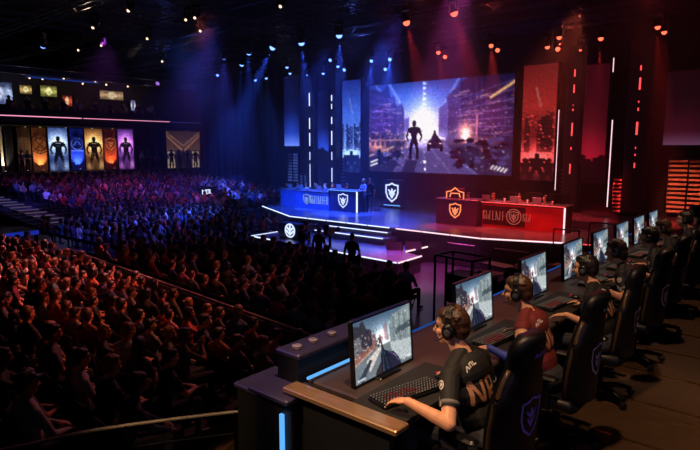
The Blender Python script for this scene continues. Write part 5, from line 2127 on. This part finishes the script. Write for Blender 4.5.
TZ = 10.75
for k, (y, w) in enumerate(((11.9, 'over the red-lit audience'), (15.4, 'over the apron stage'), (20.0, 'over the main stage edge'), (24.2, 'over the caster desks'), (28.2, 'before the giant screen'), (29.5, 'along the stage wall'))):
    truss((-46, y, TZ), (1, y, TZ), f'long grey lattice truss {w}')
for k, x in enumerate((-42, -34, -26, -18, -10, -3)):
    truss((x, 9.5, TZ + .75), (x, 30.3, TZ + .75), f'grey lattice cross truss running to the stage wall, {ORD[k]} from the gallery')
for k in range(14):
    y = 10 + 1.5 * k
    o = tag(MB().tube([(-46, y, TZ + 1.5 + .2 * (k % 3)), (1, y, TZ + 1.5 + .2 * (k % 3))], .04 + .03 * (k % 2), 6).build('ceiling_pipe', M_truss),
            f'thin grey ceiling pipe high above the trusses, {ORD[k]} from the audience side', 'pipe')
for k in range(16):
    x = -43 + 2.7 * k
    o = tag(MB().box((x, 20, TZ + 2.3), (.35, 21, .14)).build('ceiling_duct', M_truss), f'flat grey cable tray under the ceiling, {ORD[k]} from the gallery', 'cable tray')


def lamp(px, py, yplane, em, nm, i, aim=None, beam=None, size=.15, angle=12, energy=0, blend=.4):
    p = P(px, py, Y=yplane)
    zz = min(p.z, TZ - .45)
    p.z = zz
    aim = Vector(aim) if aim is not None else p + Vector((0.35, -1.2, -1.0))
    d = (aim - p).normalized()
    o = thing('hanging_stage_light', f'{nm} stage lamp hanging overhead, {ordw(i)} from the gallery side', 'stage lamp', p)
    q = d.to_track_quat('Z', 'Y').to_matrix().to_4x4()
    MB().lathe([(.07, -.24), (.11, -.20), (.12, 0), (size, .10), (size + .01, .14), (size - .01, .15)], 14, 0, q).build('head', M_metal, o, True)
    MB().lathe([(size - .025, .152)] + [((size - .025) * math.cos(a_), .152 + (size - .02) * math.sin(a_)) for a_ in (.3, .6, .9, 1.2, 1.5)], 16, 0, q).build('lens', em, o, True)
    mb_ = MB()
    for s in (-1, 1):
        mb_.box((s * .19, 0, .12), (.03, .10, .40))
    mb_.box((0, 0, .33), (.41, .12, .05))
    mb_.build('yoke', M_metal, o)
    mb_ = MB()
    mb_.box((0, 0, .42), (.34, .26, .14), 0, 0, None, .02)
    mb_.tube([(0, 0, .45), (0, 0, max(TZ - .2 - zz, .55))], .03, 6)
    mb_.build('base', M_metal, o)
    if energy:
        l = bpy.data.lights.new('stage_beam', 'SPOT')
        l.energy, l.color, l.spot_size, l.spot_blend, l.shadow_soft_size = energy, beam, R(angle), blend, .06
        lo = bpy.data.objects.new('stage_beam', l)
        COL.objects.link(lo)
        lo.location = p + d * .40
        lo.rotation_euler = (-d).to_track_quat('Z', 'Y').to_euler()
    return p


BL, RD, WM, PU = (.03, .09, 1), (1, .04, .035), (1, .75, .5), (.45, .2, 1)
blue = [(43.5, 43, 11.9, (-40, 14, 1), 900, 20), (218, 59, 28.2, None, 0, 0), (224, 55, 20, (-36, 27.5, 2), 2600, 16), (242, 62, 24.2, (-34.5, 27, 1), 1200, 14), (249, 50, 20, (-31, 25.5, 1.2), 2400, 15), (255, 78, 29.5, (-33, 29.9, 3.5), 700, 16),
        (266, 76, 29.5, (-32, 29.6, 3.0), 900, 14), (274, 44.6, 20, (-26, 17.5, .6), 2600, 20), (287, 62, 28.2, (-29.5, 28, 1.2), 700, 13), (290, 71, 29.5, (-30.6, 29.6, 4), 700, 14),
        (301, 39.4, 20, (-21, 22.5, 1.2), 2600, 22), (308, 73, 29.5, (-29, 28.5, 2), 600, 14), (323.5, 71, 29.5, (-27.6, 28.7, 2), 900, 14), (331, 58, 28.2, None, 0, 0), (338, 64, 29.5, (-25, 28.2, 1.2), 500, 14), (339, 31.5, 20, (-18.5, 21.6, 1.2), 3000, 24),
        (345, 68.6, 29.5, None, 0, 0), (371.5, 59, 28.2, (-18.5, 23, 1.2), 1400, 22), (386, 68, 29.5, None, 0, 0), (390, 58, 28.2, (-15.5, 20, 1.2), 1400, 22)]
for i, (px, py, y, aim, en, ang) in enumerate(blue):
    lamp(px, py, y, E_lblue, 'blue', i, aim, BL, .17 if y < 25 else .13, ang or 12, en * 11)
red = [(405.5, 18.5, 20, (-11.6, 20.8, 1.2), 1300, 22), (438, 50.4, 28.2, (-13, 24, 1.2), 500, 20), (445.6, 55.5, 29.5, None, 0, 0), (453, 9, 20, (-9.2, 21.5, 1.2), 1600, 24), (491, 43.5, 28.2, (-10.5, 23, 1.2), 900, 22),
       (498, 48.7, 29.5, None, 0, 0), (547, 43.5, 28.2, (-10, 29.2, 2), 500, 14), (558, 47.5, 29.5, None, 0, 0), (559, 34, 28.2, (-9.4, 28, 1.2), 900, 16), (581, 47, 29.5, (-9.2, 29, 1.2), 500, 14), (601, 35, 28.2, (-8.0, 27, 1.2), 1000, 16),
       (657.7, 23.4, 28.2, (-5.2, 27.5, 1.3), 1200, 18), (664, 28.6, 29.5, (-5.0, 29, 1.3), 500, 16)]
for i, (px, py, y, aim, en, ang) in enumerate(red):
    lamp(px, py, y, E_lred, 'red', i, aim, RD, .17 if y < 25 else .14, ang or 12, en * 6)
warm = [(80, 48.7, 15.4), (95, 24.7, 11.9), (103, 44, 15.4), (130.6, 7.5, 11.9), (149, 37, 15.4), (163, 60.7, 20), (187, 4.5, 15.4), (202, 29, 15.4), (282, 4.5, 15.4), (196, 15, 15.4)]
for i, (px, py, y) in enumerate(warm):
    aim = (-26 + i, 6, 1) if i % 2 else None
    lamp(px, py, y, E_lwarm, 'warm white', i, aim, WM, .085, 16, 700 if i in (3, 4, 7) else 0)
lamp(158.4, 76, 28.2, E_lpurple, 'purple', 0, None, PU, .2)


def spot(loc, aim, color, energy, ang, soft=.3, blend=.6, name='hall_spot'):
    l = bpy.data.lights.new(name, 'SPOT')
    l.energy, l.color, l.spot_size, l.spot_blend, l.shadow_soft_size = energy, color, R(ang), blend, soft
    lo = bpy.data.objects.new(name, l)
    COL.objects.link(lo)
    lo.location = loc
    d = Vector(loc) - Vector(aim)
    lo.rotation_euler = d.to_track_quat('Z', 'Y').to_euler()
    return lo


# house lamps hung on the trusses: red over the near floor block, violet and blue over the far tiers, warm over the players
spot((-9, 15.4, 10.3), (-12.5, 4.5, 1.5), (1, .13, .10), 3600, 40)
spot((-10, 11.9, 10.3), (-8, 3.2, 1.6), (.9, .22, .24), 900, 40)
spot((-20, 15.4, 10.3), (-19, 6, 1), (1, .16, .17), 9000, 30)
spot((-7.5, 11.9, 10.3), (-9.5, 5.5, 1), (1, .30, .12), 1800, 24)
spot((-13, 11.9, 10.3), (-14.5, 6, 1), (1, .24, .22), 9000, 26)
spot((-30, 15.4, 10.3), (-38, 18, 1.2), (.42, .06, .75), 3800, 62)
spot((-27, 20, 10.3), (-33, 18, .8), (.16, .08, 1), 4600, 58)
spot((-31, 24.2, 10.3), (-37, 25, 1), (.20, .06, 1), 3600, 60)
spot((-20, 15.4, 10.3), (-24.5, 14, 1), (.08, .10, 1), 11000, 38)
spot((-30, 20, 10.3), (-31.5, 22, .8), (1, .06, .1), 2400, 22)
spot((-34, 20, 10.3), (-39.5, 20.5, .8), (1, .08, .14), 2600, 24)
spot((-8.6, 15.4, 10.3), (-10.5, 16.5, .1), (.75, .08, .5), 26000, 30)
spot((-18, 24.2, 10.3), (-16.2, 20.6, 1.2), (.04, .09, 1), 9000, 50)
spot((-22, 24.2, 10.3), (-21, 20.8, 1.2), (.03, .08, 1), 7000, 46)
spot((-8, 24.2, 10.3), (-9.5, 20.2, 1.2), (1, .14, .08), 4500, 50)
spot((-14, 20, 10.3), (-14.5, 16.8, .6), (.12, .08, 1), 8000, 40)
spot((-14, 20, 10.3), (-20, 11.5, 1.2), (.10, .08, 1), 2600, 26)
spot((-17, 15.4, 10.3), (-20.6, 23.0, 2.3), (.62, .66, 1), 2600, 16)  # key light added to brighten the blue-side casters
spot((-9, 15.4, 10.3), (-9.6, 22.9, 2.3), (1, .6, .5), 2000, 16)  # key light added to brighten the red-side casters
# front washes on the two caster desks
spot((-22, 12.0, 10.3), (-21.0, 22, 1.6), (.03, .12, 1), 18000, 28)
spot((-24.5, 15.4, 10.3), (-23, 22, 1.5), (.04, .18, 1), 5000, 18)
spot((-9, 11.9, 10.3), (-9.2, 21.8, 1.6), (1, .05, .05), 8000, 26)
spot((-12, 15.4, 10.3), (-12, 21.3, 1.5), (.9, .05, .2), 2500, 18)
spot((-5.5, 22, 9.6), (-5.0, 29.9, 2.6), (1, .18, .08), 5500, 14)
spot((-9.0, 24.5, 9.6), (-8.2, 29.9, 2.2), (1, .04, .035), 5000, 18)
spot((-29, 24.5, 9.6), (-30, 29.9, 2.6), (.06, .2, 1), 8000, 22)
spot((-36, 24.0, 9.6), (-38, 30.2, 5), (.06, .10, 1), 2600, 50)
spot((-4, 12.0, 9.5), (-13, 7.8, 1), (1, .30, .32), 700, 30, .1)  # grazing spot added to pick out the barrier rail
# point lights without fixtures, added to brighten the trusses
for (x, y, c, e) in ((-30, 19, (.12, .2, 1), 60), (-20, 24, (.12, .2, 1), 70), (-11, 22, (1, .1, .08), 70), (-6, 26, (1, .08, .06), 60), (-26, 12.5, (1, .7, .5), 40), (-14, 15, (.5, .4, .8), 25)):
    l = bpy.data.lights.new('added_truss_fill', 'POINT')
    l.energy, l.color, l.shadow_soft_size = e, c, .15
    lo = bpy.data.objects.new('added_truss_fill', l)
    COL.objects.link(lo)
    lo.location = (x, y, 10.2)
# warm work lights over the players
spot((-1.3, 2.2, 9.0), (-1.5, 3.8, 2.4), (1, .60, .32), 1300, 46, .12)
spot((2.6, 6.5, 8.5), (.7, 5.4, 2.2), (1, .58, .28), 650, 30, .12)
spot((-1.2, 8.0, 9.0), (-1.4, 8.2, 2.6), (1, .58, .34), 700, 50, .12)
spot((-2.2, -1.2, 6.5), (-4.8, 4.8, 0), (1, .62, .24), 700, 22, .2)
spot((-8.5, 15.4, 10.3), (-1.9, 4.5, 3.2), (1, .10, .12), 260, 12, .3)
spot((-2.6, -1.0, 7.0), (-2.0, 2.6, 2.95), (1, .62, .36), 1100, 16, .15)
spot((-8.0, 1.0, 7.5), (-2.8, 2.7, 3.0), (.30, .14, 1), 420, 9, .1)

spot((3.2, -.6, 5.6), (-1.1, 3.6, 2.9), (.5, .42, 1), 90, 40, .2)  # weak violet spot added to brighten the chair emblems

# ------------------------------------------------------------------ stage haze
hz = MB().box((-23, 20.5, 6.6), (47, 20.4, 12.8)).build('stage_haze', None) if False else None
hm = bpy.data.materials.new('thin_haze')
hm.use_nodes = True
nt = hm.node_tree
nt.nodes.remove(nt.nodes['Principled BSDF'])
vs_ = nt.nodes.new('ShaderNodeVolumeScatter')
vs_.inputs['Density'].default_value = .0055
vs_.inputs['Anisotropy'].default_value = .35
nt.links.new(vs_.outputs[0], nt.nodes['Material Output'].inputs['Volume'])
hz = MB().box((-16, 22.4, 6.7), (36, 16.6, 13.0)).build('stage_haze', hm)
tag(hz, 'thin smoky haze hanging over the stage and light beams', 'haze', None, 'stuff')

w = bpy.data.worlds.new('hall_world')
SC.world = w
w.use_nodes = True
w.node_tree.nodes['Background'].inputs[0].default_value = (.02, .02, .035, 1)
w.node_tree.nodes['Background'].inputs[1].default_value = .1
SC.view_settings.view_transform = 'Standard'
SC.view_settings.look = 'None'
SC.view_settings.gamma = 1
SC.view_settings.exposure = 0
SC.cycles.use_denoising = True
SC.cycles.max_bounces = 6
SC.cycles.volume_bounces = 0
SC.cycles.sample_clamp_indirect = 4
SC.cycles.volume_step_rate = 4
